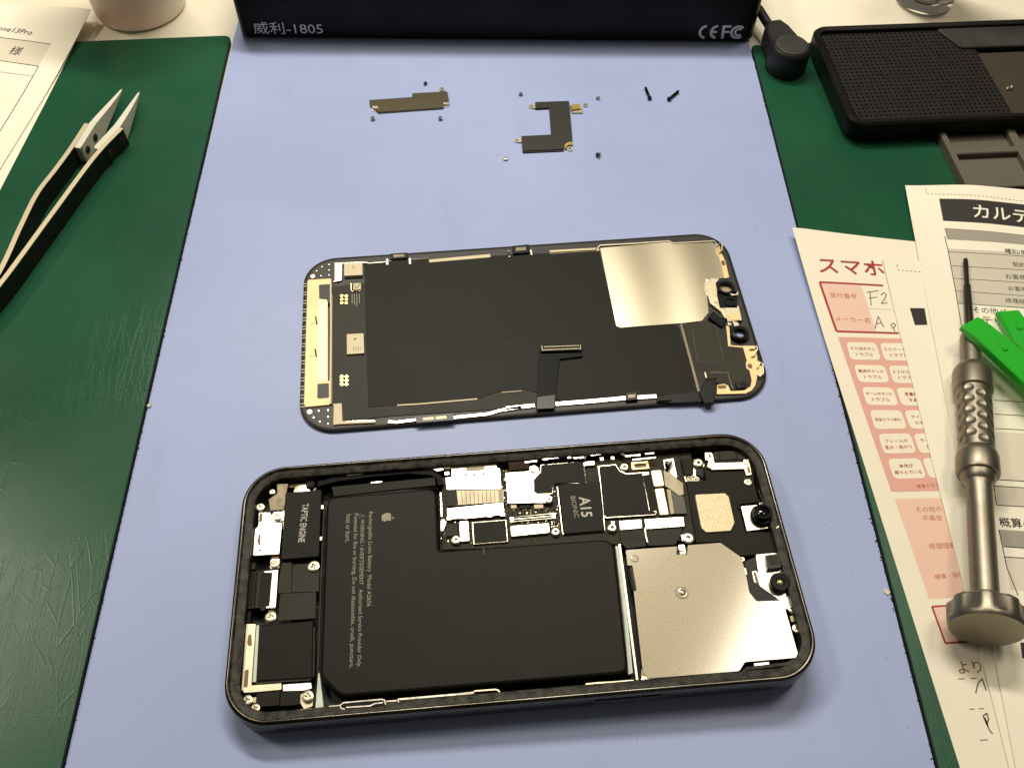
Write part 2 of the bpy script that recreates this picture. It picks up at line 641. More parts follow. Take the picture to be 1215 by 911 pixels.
# keep it clear of the green mat's edge
lim = [ext(gl_a, gl_b, (p[1] - gl_a[1]) / (gl_b[1] - gl_a[1]))[0] + 0.3 for p in left]
left = [(max(p[0], l_), p[1]) for p, l_ in zip(left, lim)]
lim = [ext(gr_a, gr_b, (p[1] - gr_a[1]) / (gr_b[1] - gr_a[1]))[0] - 0.3 for p in right]
right = [(min(p[0], l_), p[1]) for p, l_ in zip(right, lim)]
m = MB().prism(left + right[::-1], -1.19, 0.0, 0.0)
tag(add('repair_mat', m, 'lavender', smooth=0), 'smooth lavender blue repair mat carrying the opened phone', 'repair mat')


def crumbs(name, spots, m, size, label, cat):
    b = MB()
    for x, y, z in spots:
        s = random.uniform(*size)
        ring = [(x + s * random.uniform(0.5, 1.2) * math.cos(a), y + s * random.uniform(0.5, 1.2) * math.sin(a)) for a in [k * 1.05 + random.uniform(-.3, .3) for k in range(6)]]
        b.prism(ring, z, z + s * random.uniform(0.4, 0.8), s * 0.15)
    return tag(add(name, b, m, smooth=0), label, cat, kind='stuff')


sp = []
for k in range(150):
    t = 0.15 + 0.9 * k / 150 + random.uniform(-.004, .004)
    p = ext(gl_a, gl_b, t)
    if random.random() < 0.75:
        sp.append((p[0] + random.uniform(0.2, 0.45), p[1], 0.001))
for k in range(60):
    t = 0.56 + 0.46 * random.random()
    p = ext(gr_a, gr_b, t)
    sp.append((p[0] - random.uniform(0.25, 0.7), p[1], 0.001))
crumbs('rubber_shavings', sp, 'crumb_dark', (0.12, 0.30), 'dark ragged rubber shavings along the cut edges of the lavender mat', 'shavings')
sp = []
for (x, y) in ((1052, 702), (1013, 530), (1018, 549), (1024, 559), (177, 482), (1029, 583)):
    p = W(x, y)
    sp.append((p[0], p[1], 0.001))
crumbs('pale_crumbs', sp[:1] + sp[4:5], 'crumb_pale', (0.8, 1.1), 'pale crumbs of adhesive at the edges of the lavender mat', 'crumbs')
sp = []
for k in range(70):
    sp.append((*W(random.uniform(180, 1000), random.uniform(90, 900)), 0.001))
for (x, y) in ((896, 316), (548, 101), (582, 147), (704, 198), (560, 98), (1010, 680), (1052, 780), (1045, 862), (1078, 862)):
    sp.append((*W(x, y), 0.001))
ok = []
for x, y, z in sp:
    if abs(x) < 75 and abs(y) < 38 or abs(x - 11.5) < 74 and abs(y - 86) < 37:
        continue
    ok.append((x, y, z))
crumbs('dust_specks', ok, 'crumb_dark', (0.07, 0.17), 'tiny dark dust specks scattered over the lavender mat', 'dust')

# ---------------------------------------------------------------- the opened phone
A, B, C = Zn(260, 500, 4.673), Zn(260, 690, 4.673), Zn(500, 510, 4.673)
D, E, F = Zn(720, 510, 4.673), Zn(720, 680, 4.673), Zn(500, 690, 4.673)
P1, P2, P3, P4 = Zn(270, 590, 10.125), Zn(270, 670, 10.125), Zn(390, 530, 8.1), Zn(520, 535, 7.593)
P5, P6, P7, P8 = Zn(660, 520, 6.506), Zn(800, 520, 6.506), Zn(370, 790, 6.395), Zn(540, 780, 4.673)

xa = Vector((1, 0, 3 / 146.7)).normalized()
za = Vector((-3 / 146.7, 1.5 / 71.5, 1)).normalized()
ya = za.cross(xa)
PHF = Frame((0, 0, 2.25), Matrix((xa, ya, za)).transposed())
phone = thing('opened_phone', PHF, 'opened black smartphone without its screen, battery and circuit boards exposed', 'phone')
CUR = [PHF, phone]


def pl(Z, pts, h):
    return [CUR[0].at(Z(*p), h) for p in pts]


def PP(name, Z, pts, z, th, m, r=0.25, bev=0.08, parent=None, grow=0.0):
    """A part from an outline traced in a photo crop, lying at height z, th thick."""
    p = pl(Z, pts, z)
    if grow:
        p = inset(ccw(p), -grow)
    p = rounded(p, r)
    return add(name, MB().prism(p, z - th, z, bev), m, parent or CUR[1])


def PR(name, Z, x0, y0, x1, y1, z, th, m, r=0.3, bev=0.08, parent=None):
    """A part that is a rectangle square to the device, from its far-left and near-right corners."""
    a, b = CUR[0].at(Z(x0, y0), z), CUR[0].at(Z(x1, y1), z)
    return add(name, MB().prism(rrect(a[0], a[1], b[0], b[1], r, 4), z - th, z, bev), m, parent or CUR[1])


def PL(name, Z, pts, w, z, th, m, parent=None):
    return add(name, MB().strip(pl(Z, pts, z), w, z - th, z), m, parent or CUR[1])


SCREWS = {}


def screw_mesh(r, h, m, drive='cross'):
    key = (round(r, 2), round(h, 2), m, drive)
    if key in SCREWS:
        return SCREWS[key]
    b = MB()
    n = 24
    w = lambda rr, z: b.ring([(rr * math.cos(2 * math.pi * k / n + math.radians(15)), rr * math.sin(2 * math.pi * k / n + math.radians(15)), z) for k in range(n)])
    a0, a1, a2, a3 = w(r * 0.96, 0), w(r, h * 0.35), w(r * 0.93, h * 0.8), w(r * 0.66, h)
    b.bridge(a0, a1)
    b.bridge(a1, a2)
    b.bridge(a2, a3)
    b.f.append(tuple(a0[::-1]))
    if drive == 'cross':
        L_, q = r * 0.56, r * 0.56 * math.tan(math.radians(15))
        plus = []
        for k in range(4):
            c, s = math.cos(k * math.pi / 2), math.sin(k * math.pi / 2)
            for x, y in ((L_, q), (q * 1.15, q * 1.15), (q, L_)):
                plus.append((x * c - y * s, x * s + y * c))
        t = b.ring([(x, y, h) for x, y in plus])
        d = b.ring([(x * 0.9, y * 0.9, h * 0.02) for x, y in plus])
    else:
        plus = [(r * 0.40 * math.cos(math.radians(15 + 30 * k)), r * 0.40 * math.sin(math.radians(15 + 30 * k))) for k in range(12)]
        t = b.ring([(x, y, h) for x, y in plus])
        d = b.ring([(x, y, h * 0.05) for x, y in plus])
    for k in range(12):
        j = (k + 1) % 12
        b.f.append((a3[2 * k], a3[2 * k + 1], a3[(2 * k + 2) % n], t[j], t[k]))
    b.bridge(t, d)
    b.f.append(tuple(d))
    me = b.mesh('screw', 35)
    me.materials.append(MATS[m])
    SCREWS[key] = me
    return me


def SC_(Z, x, y, z, r=1.2, h=0.55, m='screw_metal', drive='cross', name='screw', parent=None):
    u, v = CUR[0].at(Z(x, y), z + h)
    return link(name, screw_mesh(r, h, m, drive), None, parent or CUR[1], (u, v, z), (0, 0, random.uniform(-0.4, 0.4)))


# --- housing
def rr_(i, z, seg=14):
    return [(x, y, z) for x, y in rrect(-73.35 + i, -35.75 + i, 73.35 - i, 35.75 - i, max(11.56 - i, 1.5), seg)]


b = MB()
prev = None
for i, z in ((2.2, 0.0), (0.9, 0.12), (0.25, 0.6), (0.0, 1.3), (0.0, 6.5), (0.18, 7.15)):
    r_ = b.ring(rr_(i, z))
    if prev:
        b.bridge(prev, r_)
    else:
        b.f.append(tuple(r_[::-1]))
    prev = r_
frame = add('frame', b, 'frame_metal', phone, smooth=60)
b = MB()
rings = [b.ring(rr_(i, z)) for i, z in ((0.18, 7.15), (0.55, 7.58), (0.85, 7.65), (1.05, 7.60))]
for p, q in zip(rings, rings[1:]):
    b.bridge(p, q)
add('polished_rim', b, 'frame_bright', frame, smooth=60)
b = MB()
rings = [b.ring(rr_(i, z)) for i, z in ((1.05, 7.60), (1.35, 6.95), (1.6, 6.85), (3.25, 6.8), (3.5, 6.6), (3.55, 1.0))]
for p, q in zip(rings, rings[1:]):
    b.bridge(p, q)
add('adhesive_ledge', b, 'ledge', frame, smooth=50)
add('back_plate', MB().sheet([(x, y) for x, y, z in rr_(3.5, 0)], 1.0), 'cavity', phone)
# side buttons and the camera bump that lifts the far corner off the mat
bump = add('camera_bump', MB().prism(rrect(32, -34, 70.5, 3, 8, 6), -1.7, 0.0, 0.0), 'gloss_black', phone)
for (u, v) in ((42.5, -7), (42.5, -24.5), (60.5, -15.5)):
    add('lens_ring', MB().lathe([(6.6, 0.0), (6.6, -1.4), (6.1, -1.75)], u, v, 28), 'frame_metal', bump, loc=(0, 0, -1.7))
y0 = -35.75
for x0, x1 in ((16.5, 33.0),):
    b = MB().box(x0, y0 - 0.32, 2.6, x1, y0 + 0.2, 5.2, 0.12)
    add('side_button', b, 'frame_metal', frame)
b = MB()
b.box(-31, y0 - 0.02, 3.2, -21, y0 + 0.5, 4.6)

# --- battery
bz = 5.7
bp = pl(px_, [(387, 589), (518.5, 577.5), (521.5, 652), (729, 637.5), (747, 799), (404, 827), (379, 803)], bz)
r_ = [3.0, 3.0, 0.6, 4.0, 3.0, 4.0, 4.0]
b = MB()
poly = ccw(rounded(bp, r_, 6))
rings = [b.ring([(x, y, z) for x, y in inset(poly, i)]) for i, z in ((0.3, 1.05), (0.0, 1.8), (0.0, bz - 1.3), (0.2, bz - 0.6), (0.5, bz - 0.2), (0.9, bz))]
for p, q in zip(rings, rings[1:]):
    b.bridge(p, q)
b.f.append(tuple(rings[-1]))
battery = add('battery', b, 'battery', phone, smooth=60)
PP('pouch_fold', px_, [(393, 577.0), (516, 566.0), (517.5, 575.5), (396, 589.0)], bz - 0.35, 0.5, 'battery_fold', 0.3, 0.15, parent=battery)
b = MB()
p0 = pl(px_, [(377, 574), (400, 568), (440, 562.5), (485, 558.5), (512, 560.5), (521, 566), (523, 575)], 5.6)
b.strip(p0, 1.5, 2.0, 5.6)
add('wrap_tape', b, 'battery_wrap', phone)
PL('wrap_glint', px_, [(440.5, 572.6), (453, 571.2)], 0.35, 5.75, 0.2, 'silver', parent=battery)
# printing on the battery: reads towards the near side
tz = bz + 0.012


def line_text(s, x, ya_, yb_, h, m='print_khaki', bold=0.0, z=None, parent=None, name='lettering', Z=px_):
    z = tz if z is None else z
    a, c = CUR[0].at(Z(*x[0]), z), CUR[0].at(Z(*x[1]), z)
    L_ = math.hypot(c[0] - a[0], c[1] - a[1])
    return lettering(s, parent or CUR[1], a[0], a[1], z, math.atan2(c[1] - a[1], c[0] - a[0]), m, width=L_, height=h, bold=bold, anchor=(0, 0.5), name=name)


line_text('Rechargeable Li-ion Battery  Model A2656', ((439.5, 607), (437, 719)), 0, 0, 1.45, parent=battery)
line_text('\u26a0', ((429.8, 609), (429.6, 614.5)), 0, 0, 1.5, parent=battery)
line_text('WARNING / AVERTISSEMENT   Authorized Service Provider Only.', ((429.5, 616), (425.5, 791)), 0, 0, 1.4, parent=battery)
line_text('Potential for fire or burning. Do not disassemble, crush, puncture,', ((422, 609), (416.5, 792)), 0, 0, 1.45, parent=battery)
line_text('heat or burn.', ((413.8, 610), (412.6, 643)), 0, 0, 1.4, parent=battery)


def fruit_mark(parent, u, v, z, s, m, rot):
    """Fruit silhouette with a bite and a leaf, s mm tall."""
    body = []
    half = [(0, 0.335), (0.09, 0.365), (0.20, 0.385), (0.31, 0.345), (0.385, 0.27)]
    bite = [(0.34, 0.21), (0.295, 0.13), (0.295, 0.04), (0.335, -0.045), (0.42, -0.105)]
    low = [(0.38, -0.22), (0.30, -0.36), (0.21, -0.455), (0.12, -0.465), (0.0, -0.43)]
    lf = [(-0.12, -0.465), (-0.21, -0.455), (-0.31, -0.35), (-0.39, -0.2), (-0.43, -0.03), (-0.42, 0.13), (-0.365, 0.28), (-0.27, 0.365), (-0.16, 0.38), (-0.07, 0.355)]
    body = half + bite + low + lf
    leaf = [(0.0, 0.40), (0.01, 0.5), (0.08, 0.6), (0.19, 0.66), (0.185, 0.56), (0.12, 0.45)]
    c, s_ = math.cos(rot), math.sin(rot)
    b = MB()
    for poly in (rounded(body, 0.05, 2), rounded(leaf, 0.04, 2)):
        b.sheet([(u + s * (x * c - y * s_), v + s * (x * s_ + y * c)) for x, y in poly], z)
    return add('emblem', b, m, parent)


u, v = PHF.at((459, 613.5), tz)
fruit_mark(battery, u, v, tz, 3.1, 'print_khaki', -math.pi / 2)

PP('wrapper_patch', px_, [(484, 661), (569, 655), (574, 685), (487, 691)], bz + 0.03, 0.06, 'battery', 1.2, 0.02, parent=battery)
PL('scuff', px_, [(481, 665), (482.5, 675), (482, 684)], 0.10, bz + 0.012, 0.01, 'module_grey', parent=battery)
PL('scuff', px_, [(573.8, 650), (574.2, 657)], 0.10, bz + 0.012, 0.01, 'print_khaki', parent=battery)

# white pull strips beside the battery
PP('adhesive_strip', px_, [(729, 640), (733.5, 640), (742.5, 706), (751, 798), (745.5, 800), (740, 730)], 3.6, 1.2, 'mint', 0.1)
PP('adhesive_strip', px_, [(377.5, 797), (379, 797), (384, 838.5), (374, 840)], 4.2, 1.0, 'mint', 0.1)
PL('battery_reflection', px_, [(385, 594), (382.5, 650), (380.5, 700), (378.5, 760), (377.4, 797)], 0.35, 4.6, 1.0, 'module_grey')  # grey strip put in for the thin reflection along the battery's left side
PL('rail_edge', px_, [(734.5, 641), (741, 690), (750, 760), (756, 806)], 0.5, 4.2, 1.5, 'nickel')

# --- bottom end: vibration motor, port, speaker
taptic = PR('vibration_motor', A, 368, 393, 553, 747, 5.4, 3.8, 'chip_black', 0.3, 0.12)
line_text('TAPTIC ENGINE', ((362.5, 597.5), (357.5, 643)), 0, 0, 1.8, 'print_white', 0.012, z=5.42, parent=taptic)
PL('metal_edge', P1, [(1118, 0), (1108, 240), (1090, 470)], 0.42, 5.1, 0.5, 'silver', parent=taptic)
PL('metal_edge', P1, [(1090, 500), (1083, 665), (680, 705)], 0.35, 5.0, 0.5, 'nickel', parent=taptic)
PL('metal_edge', P1, [(675, 150), (668, 700)], 0.22, 5.0, 0.5, 'nickel', parent=taptic)
PR('tab', P1, 1100, 95, 1150, 135, 5.0, 0.6, 'nickel', 0.1, 0.03)
PR('tab', P1, 1085, 475, 1135, 510, 5.0, 0.6, 'nickel', 0.1, 0.03)
PR('tab', P1, 640, 455, 672, 490, 4.8, 0.6, 'module_black', 0.1, 0.03)
ant = PP('antenna_plate', P1, [(375, 180), (515, 178), (530, 260), (570, 300), (655, 300), (622, 680), (305, 698), (330, 380), (370, 340)], 5.0, 0.5, 'silver_bright', 0.3)
PR('slot', P1, 385, 190, 415, 290, 5.03, 0.1, 'copper', 0.1, 0.0, parent=ant)
PP('slot', P1, [(375, 440), (398, 440), (395, 575), (370, 575), (358, 520)], 5.03, 0.1, 'copper', 0.1, 0.0, parent=ant)
PR('slot', P1, 372, 622, 402, 638, 5.03, 0.1, 'chip_mark', 0.1, 0.0, parent=ant)
PL('copper_edge', P1, [(315, 400), (290, 690)], 0.5, 4.7, 0.6, 'copper', parent=ant)
PP('crinkled_tape', A, [(320, 345), (382, 345), (358, 488), (284, 492), (274, 432), (322, 398)], 5.2, 0.25, 'tape', 0.1, 0.05)
u, v = PHF.at(A(458, 382), 4.4)
add('contact_disc', MB().lathe([(2.1, 3.2), (2.3, 3.6), (2.2, 4.3), (1.2, 4.45)], u, v, 24), 'nickel', phone)
u, v = PHF.at(A(505, 345), 5.0)
add('microphone', MB().lathe([(1.3, 3.0), (1.3, 4.8), (1.0, 5.0), (0.4, 4.9)], u, v, 20), 'module_black', phone)
PP('flex_cable', A, [(385, 350), (480, 340), (540, 370), (530, 385), (470, 362), (388, 366)], 4.0, 0.2, 'flex_tan', 0.3, 0.03)
PP('screw_tab', P1, [(520, 215), (560, 170), (690, 165), (688, 275), (575, 298), (528, 262)], 5.25, 0.3, 'silver', 0.5)
SC_(P1, 390, 112, 4.9, 1.25)
SC_(P1, 600, 225, 5.25, 1.25)
SC_(A, 293, 388, 4.3, 0.95)
PR('screw_post', P1, 515, 740, 620, 850, 4.6, 1.4, 'silver', 0.4)
PR('copper_tab', P1, 530, 695, 615, 735, 4.2, 0.5, 'copper', 0.1)
SC_(P1, 562, 795, 4.7, 1.15)
SC_(P1, 1033, 820, 4.7, 1.6, 0.7)
PR('black_block', P1, 250, 790, 330, 860, 4.4, 1.6, 'module_grey', 0.2)
# charging port
port = PP('charging_port', P2, [(235, 75), (545, 65), (500, 515), (200, 525)], 4.2, 2.6, 'module_black', 0.2)
PP('port_rib', P2, [(240, 85), (345, 80), (310, 522), (205, 525)], 4.75, 0.6, 'module_grey', 0.15, parent=port)
PP('port_rib', P2, [(365, 85), (535, 82), (495, 505), (330, 518)], 4.75, 0.6, 'module_grey', 0.15, parent=port)
PP('inset_panel', P2, [(270, 90), (335, 85), (300, 500), (240, 503)], 4.80, 0.1, 'chip_black', 0.1, 0.0, parent=port)
PP('inset_panel', P2, [(400, 92), (530, 88), (495, 492), (362, 500)], 4.80, 0.1, 'chip_black', 0.1, 0.0, parent=port)
PP('port_bracket', P2, [(435, 75), (610, 55), (580, 495), (570, 515), (460, 520), (460, 500), (500, 488), (535, 95), (440, 92)], 5.0, 0.25, 'silver_bright', 0.15, parent=port)
PR('black_block', P2, 190, 560, 270, 690, 4.2, 2.2, 'module_black', 0.3)
PR('black_block', P2, 400, 505, 450, 545, 4.6, 1.2, 'module_grey', 0.15)
PR('copper_tab', P2, 490, 515, 560, 560, 4.3, 0.4, 'copper', 0.1)
PP('screw_tab', P2, [(450, 640), (520, 565), (580, 565), (578, 680), (470, 695)], 4.5, 0.3, 'silver', 0.3)
SC_(P2, 515, 618, 4.6, 1.5, 0.7)
# flexible board cover
PP('flex_board', P1, [(652, 785), (775, 780), (765, 1150), (600, 1150), (630, 900)], 4.9, 0.5, 'module_grey', 0.2)
PP('flex_board', P1, [(783, 800), (985, 790), (1100, 870), (1100, 1130), (765, 1140)], 4.75, 0.5, 'module_grey', 0.3)
PP('flex_board', P2, [(632, 345), (1065, 322), (1058, 640), (603, 672)], 5.25, 0.5, 'module_grey', 0.5)
# loudspeaker
spk = PP('loudspeaker', B, [(210, 240), (525, 210), (520, 535), (200, 555)], 5.0, 3.8, 'chip_black', 0.5, 0.4)
PP('mesh_strip', B, [(207, 240), (222, 240), (205, 553), (185, 555)], 5.12, 0.4, 'mint', 0.1, 0.03, parent=spk)
PL('case_edge', B, [(527, 250), (522, 520), (505, 540), (200, 562)], 0.45, 4.7, 0.8, 'module_grey', parent=spk)
brk = PP('antenna_bracket', B, [(150, 232), (205, 232), (180, 572), (347, 560), (347, 598), (190, 612), (140, 615), (122, 598), (128, 530)], 5.35, 0.3, 'nickel', 0.25)
PP('slot', B, [(162, 295), (178, 288), (182, 350), (165, 358), (155, 340)], 5.38, 0.1, 'copper', 0.3, 0.0, parent=brk)
PP('slot', B, [(142, 490), (165, 482), (158, 582), (135, 586)], 5.38, 0.1, 'copper', 0.4, 0.0, parent=brk)
PP('antenna_tab', B, [(353, 568), (510, 557), (516, 590), (470, 603), (353, 606)], 5.3, 0.3, 'silver_bright', 0.2)
PR('rubber_block', B, 208, 612, 333, 684, 5.0, 2.6, 'module_black', 0.25)
PR('rubber_block', B, 341, 606, 446, 680, 5.0, 2.6, 'module_black', 0.25)
PP('screw_tab', B, [(450, 615), (500, 607), (525, 640), (518, 690), (470, 705), (447, 670)], 4.4, 0.4, 'nickel', 0.4)
SC_(B, 490, 632, 4.6, 1.45, 0.7)
SC_(B, 155, 655, 4.5, 1.35, 0.7)
SC_(B, 198, 700, 4.5, 1.25, 0.7)
PR('contact_block', B, 185, 640, 207, 668, 4.6, 1.0, 'label_cream', 0.1)
for k, (x0, y0_, x1, y1_) in enumerate(((128, 250, 140, 400), (110, 400, 124, 530))):
    PR('wall_rib', B, x0, y0_, x1, y1_, 5.2, 3.0, 'module_grey', 0.1)
PL('ledge_slot', P7, [(-90, 330), (-40, 322), (0, 320)], 0.25, 6.9, 0.1, 'flex_tan')

# --- far rail behind the battery
PP('connector', P3, [(160, 245), (175, 235), (270, 225), (278, 200), (290, 215), (360, 215), (358, 245), (310, 265), (180, 278)], 5.9, 0.8, 'nickel', 0.15)
PL('flex_strip', P3, [(0, 262), (160, 250)], 0.8, 5.6, 0.3, 'flex_dark')
PR('clip', P3, 380, 208, 505, 235, 5.9, 1.2, 'gloss_black', 0.2)
PR('contact', P3, 455, 210, 495, 230, 5.95, 0.3, 'silver', 0.1)
PL('flex_strip', P3, [(505, 212), (780, 200)], 0.6, 5.7, 0.3, 'label_tan')
PR('clip', P3, 600, 196, 665, 218, 5.9, 1.0, 'gloss_black', 0.2)
PR('clip', P3, 780, 178, 885, 212, 5.9, 1.0, 'gloss_black', 0.2)
PR('contact', P3, 795, 185, 828, 203, 5.95, 0.3, 'silver', 0.1)
PP('ground_strip', P3, [(900, 198), (985, 182), (1095, 180), (1105, 222), (1040, 235), (990, 206), (905, 210)], 5.9, 0.4, 'silver', 0.2)
PR('contact', P3, 1105, 178, 1170, 205, 5.9, 0.5, 'label_cream', 0.1)
PR('red_spacer', P3, 1118, 210, 1170, 240, 5.3, 0.5, 'amber', 0.1)
PR('contact', P3, 1112, 240, 1160, 268, 5.4, 0.5, 'silver_bright', 0.1)

# --- main board
PP('circuit_board', px_, [(524, 566), (641, 552), (666, 548), (820, 536), (828, 640), (735, 645), (525, 652)], 4.3, 0.8, 'pcb', 0.5)
sim = PP('card_reader', P4, [(118, 118), (145, 108), (480, 95), (520, 100), (530, 150), (556, 155), (570, 340), (75, 348), (65, 240), (118, 230)], 5.5, 0.4, 'silver_bright', 0.3)
PR('reader_label', P4, 247, 112, 416, 172, 5.53, 0.1, 'label_tan', 0.1, 0.0, parent=sim)
for x in (248, 327, 406):
    u, v = PHF.at(P4(x, 218 - (x - 248) * 0.05), 5.52)
    o = add('hole', MB().lathe([(0.55, 5.3), (0.55, 5.53), (0.36, 5.53), (0.36, 5.32)], u, v, 16), 'nickel', sim)
    add('hole_floor', MB().prism(circle(u, v, 0.37, 14), 5.3, 5.515), 'module_black', sim)
rib = PP('flex_ribbon', P4, [(75, 350), (200, 352), (590, 340), (595, 460), (280, 480), (80, 495)], 5.2, 0.35, 'flex_tan', 0.2)
PP('ribbon_fold', P4, [(75, 350), (165, 352), (180, 482), (80, 495)], 5.24, 0.1, 'module_grey', 0.2, 0.0, parent=rib)
for k in range(9):
    x = 210 + k * 37
    PL('trace', P4, [(x, 358), (x + 6, 470)], 0.12, 5.23, 0.05, 'pcb', parent=rib)
PL('contact_row', P4, [(560, 345), (568, 462)], 1.2, 5.26, 0.1, 'label_tan', parent=rib)
shl = PP('shield_can', P4, [(78, 515), (350, 487), (585, 462), (595, 570), (350, 600), (105, 612), (80, 590)], 5.3, 0.6, 'silver_bright', 0.25)
for x in (100, 245, 462, 580):
    PR('spring_tab', P4, x - 24, 578 - (x - 245) * 0.07, x + 24, 608 - (x - 245) * 0.07, 5.5, 0.3, 'nickel', 0.25, 0.05, parent=shl)
PL('metal_edge', P4, [(22, 375), (32, 590)], 0.35, 5.0, 0.6, 'silver')
PP('metal_edge', P4, [(22, 620), (50, 610), (75, 640), (45, 720), (22, 715)], 4.8, 0.4, 'silver_bright', 0.1)
PR('capacitor', P4, 70, 655, 180, 760, 5.0, 0.8, 'module_grey', 0.25, 0.12)
PR('capacitor', P4, 187, 632, 283, 808, 5.1, 0.9, 'silver_bright', 0.4, 0.12)
ch = PR('memory_chip', P4, 302, 640, 630, 815, 4.95, 0.7, 'nickel', 0.2)
PR('chip_top', P4, 312, 644, 622, 808, 5.1, 0.3, 'chip_black', 0.2, 0.05, parent=ch)
SC_(P4, 160, 795, 4.6, 1.35, 0.8, drive='hole', name='nut')
brk = PP('board_bracket', P4, [(605, 195), (800, 180), (830, 135), (870, 128), (900, 150), (905, 195), (852, 245), (852, 375), (880, 395), (1000, 395), (1030, 415), (1030, 450), (1000, 465), (850, 465), (625, 472)], 5.45, 0.35, 'silver_bright', 0.3)
PL('fold_line', P4, [(612, 305), (850, 290)], 0.15, 5.47, 0.05, 'nickel', parent=brk)
SC_(P4, 855, 163, 5.45, 1.1, 0.45)
SC_(P4, 633, 250, 5.3, 1.2, 0.35)
SC_(P4, 997, 432, 5.2, 1.15, 0.8, drive='hole', name='nut')
SC_(P4, 1058, 722, 4.5, 1.3, 0.9, drive='hole', name='nut')
PR('capacitor', P4, 652, 482, 708, 512, 4.9, 0.6, 'label_cream', 0.1)
PR('capacitor', P4, 730, 478, 830, 512, 4.8, 0.5, 'module_black', 0.1)
PR('capacitor', P4, 862, 482, 948, 512, 4.9, 0.6, 'label_cream', 0.1)
con = PP('socket', P4, [(640, 595), (1055, 555), (1060, 605), (650, 640)], 4.9, 0.6, 'nickel', 0.15)
PL('socket_slot', P4, [(680, 602), (1025, 572)], 0.55, 4.93, 0.1, 'module_black', parent=con)
PL('socket_slot', P4, [(680, 624), (1025, 594)], 0.55, 4.93, 0.1, 'module_black', parent=con)
PP('shield_can', P4, [(648, 672), (1000, 645), (1005, 735), (655, 770)], 5.3, 0.8, 'silver_bright', 0.5, 0.15)
# graphite covered shield with its bright outline, processor
sh = PP('shield_frame', P4, [(918, 122), (1139, 105), (1310, 92), (1335, 295), (1065, 285), (1040, 305), (1030, 385), (880, 392), (855, 370), (852, 250), (915, 185)], 5.15, 0.6, 'nickel', 0.3)
PP('graphite_sheet', P4, [(932, 130), (1139, 113), (1302, 100), (1325, 282), (1060, 277), (1032, 300), (1020, 373), (890, 378), (868, 362), (866, 258), (928, 190)], 5.25, 0.12, 'chip_black', 0.25, 0.04, parent=sh, grow=0.18)
soc = PP('processor', P5, [(18, 352), (330, 335), (375, 708), (58, 735)], 5.2, 0.9, 'chip_black', 0.2, 0.1)
PL('metal_edge', P5, [(8, 372), (50, 735)], 0.22, 5.0, 0.5, 'nickel', parent=soc)
PL('metal_edge', P5, [(50, 735), (375, 708), (365, 600)], 0.25, 5.0, 0.5, 'nickel', parent=soc)
line_text('A15', ((693.2, 589.0), (696.5, 613)), 0, 0, 3.1, 'print_white', 0.018, z=5.22, parent=soc)
line_text('BIONIC', ((679.5, 588.5), (684.5, 614)), 0, 0, 1.35, 'print_khaki', 0.0, z=5.22, parent=soc)
sh = PP('shield_frame', P5, [(318, 210), (460, 198), (490, 245), (545, 268), (715, 256), (775, 572), (765, 590), (385, 615), (365, 600), (340, 365)], 5.1, 0.7, 'nickel', 0.25)
PP('graphite_sheet', P5, [(335, 220), (455, 208), (485, 255), (540, 280), (660, 270), (715, 560), (765, 568), (760, 580), (390, 602), (372, 590), (350, 360)], 5.2, 0.12, 'chip_black', 0.2, 0.04, parent=sh, grow=0.15)
PP('graphite_sheet', P5, [(668, 285), (720, 275), (770, 552), (725, 560)], 5.35, 0.2, 'module_black', 0.2, 0.05, parent=sh)
PR('cover_tab', P5, 205, 180, 300, 205, 5.2, 0.5, 'nickel', 0.3)
SC_(P5, 527, 217, 4.9, 1.3, 0.8, drive='hole', name='nut')
con = PR('socket', P5, 575, 185, 720, 232, 4.9, 0.8, 'gold', 0.15)
PR('socket_slot', P5, 600, 195, 700, 222, 4.95, 0.2, 'copper', 0.1, 0.0, parent=con)
PL('socket_slot', P5, [(605, 208), (695, 202)], 0.3, 5.0, 0.1, 'module_black', parent=con)
PP('wire_loop', P5, [(825, 165), (905, 152), (935, 300), (922, 306), (893, 170), (838, 178), (852, 240), (838, 245)], 5.0, 0.3, 'silver', 0.1)
PP('flex_board', P5, [(840, 182), (888, 174), (915, 300), (856, 250)], 4.85, 0.3, 'module_black', 0.1)
c1 = PR('connector_cap', P5, 730, 248, 835, 365, 5.4, 0.7, 'cap_cream', 0.5, 0.1)
PP('flex_ribbon', P5, [(825, 245), (845, 250), (980, 345), (985, 435), (945, 440), (870, 385), (838, 368)], 5.2, 0.2, 'flex_tan', 0.4)
c1 = PR('connector_cap', P5, 760, 388, 870, 585, 5.35, 0.7, 'cap_cream', 0.35, 0.1)
PP('flex_ribbon', P5, [(850, 388), (885, 395), (915, 580), (880, 585)], 5.1, 0.2, 'flex_tan', 0.2)
PP('flex_ribbon', P5, [(885, 395), (985, 450), (1010, 580), (915, 582)], 5.0, 0.2, 'flex_dark', 0.3)
PP('connector_cap', P5, [(484, 635), (657, 622), (665, 692), (492, 708)], 5.35, 0.7, 'silver_bright', 0.4, 0.1)
c1 = PP('connector_cap', P5, [(680, 622), (982, 603), (992, 678), (690, 700)], 5.35, 0.7, 'silver', 0.4, 0.1)
PP('flex_ribbon', P5, [(490, 708), (680, 700), (690, 800), (700, 830), (540, 850), (500, 800)], 4.9, 0.25, 'module_grey', 0.8)
for k in range(6):
    PL('trace', P5, [(525 + k * 20, 715), (528 + k * 20, 780)], 0.12, 4.93, 0.05, 'module_black')
PP('flex_ribbon', P5, [(700, 702), (985, 684), (950, 760), (920, 820), (700, 830)], 4.85, 0.25, 'module_grey', 0.8)
PL('metal_edge', P5, [(685, 690), (690, 745), (705, 800)], 0.25, 5.3, 0.4, 'silver')
SC_(P5, 433, 685, 4.6, 1.35, 0.9, drive='hole', name='nut')
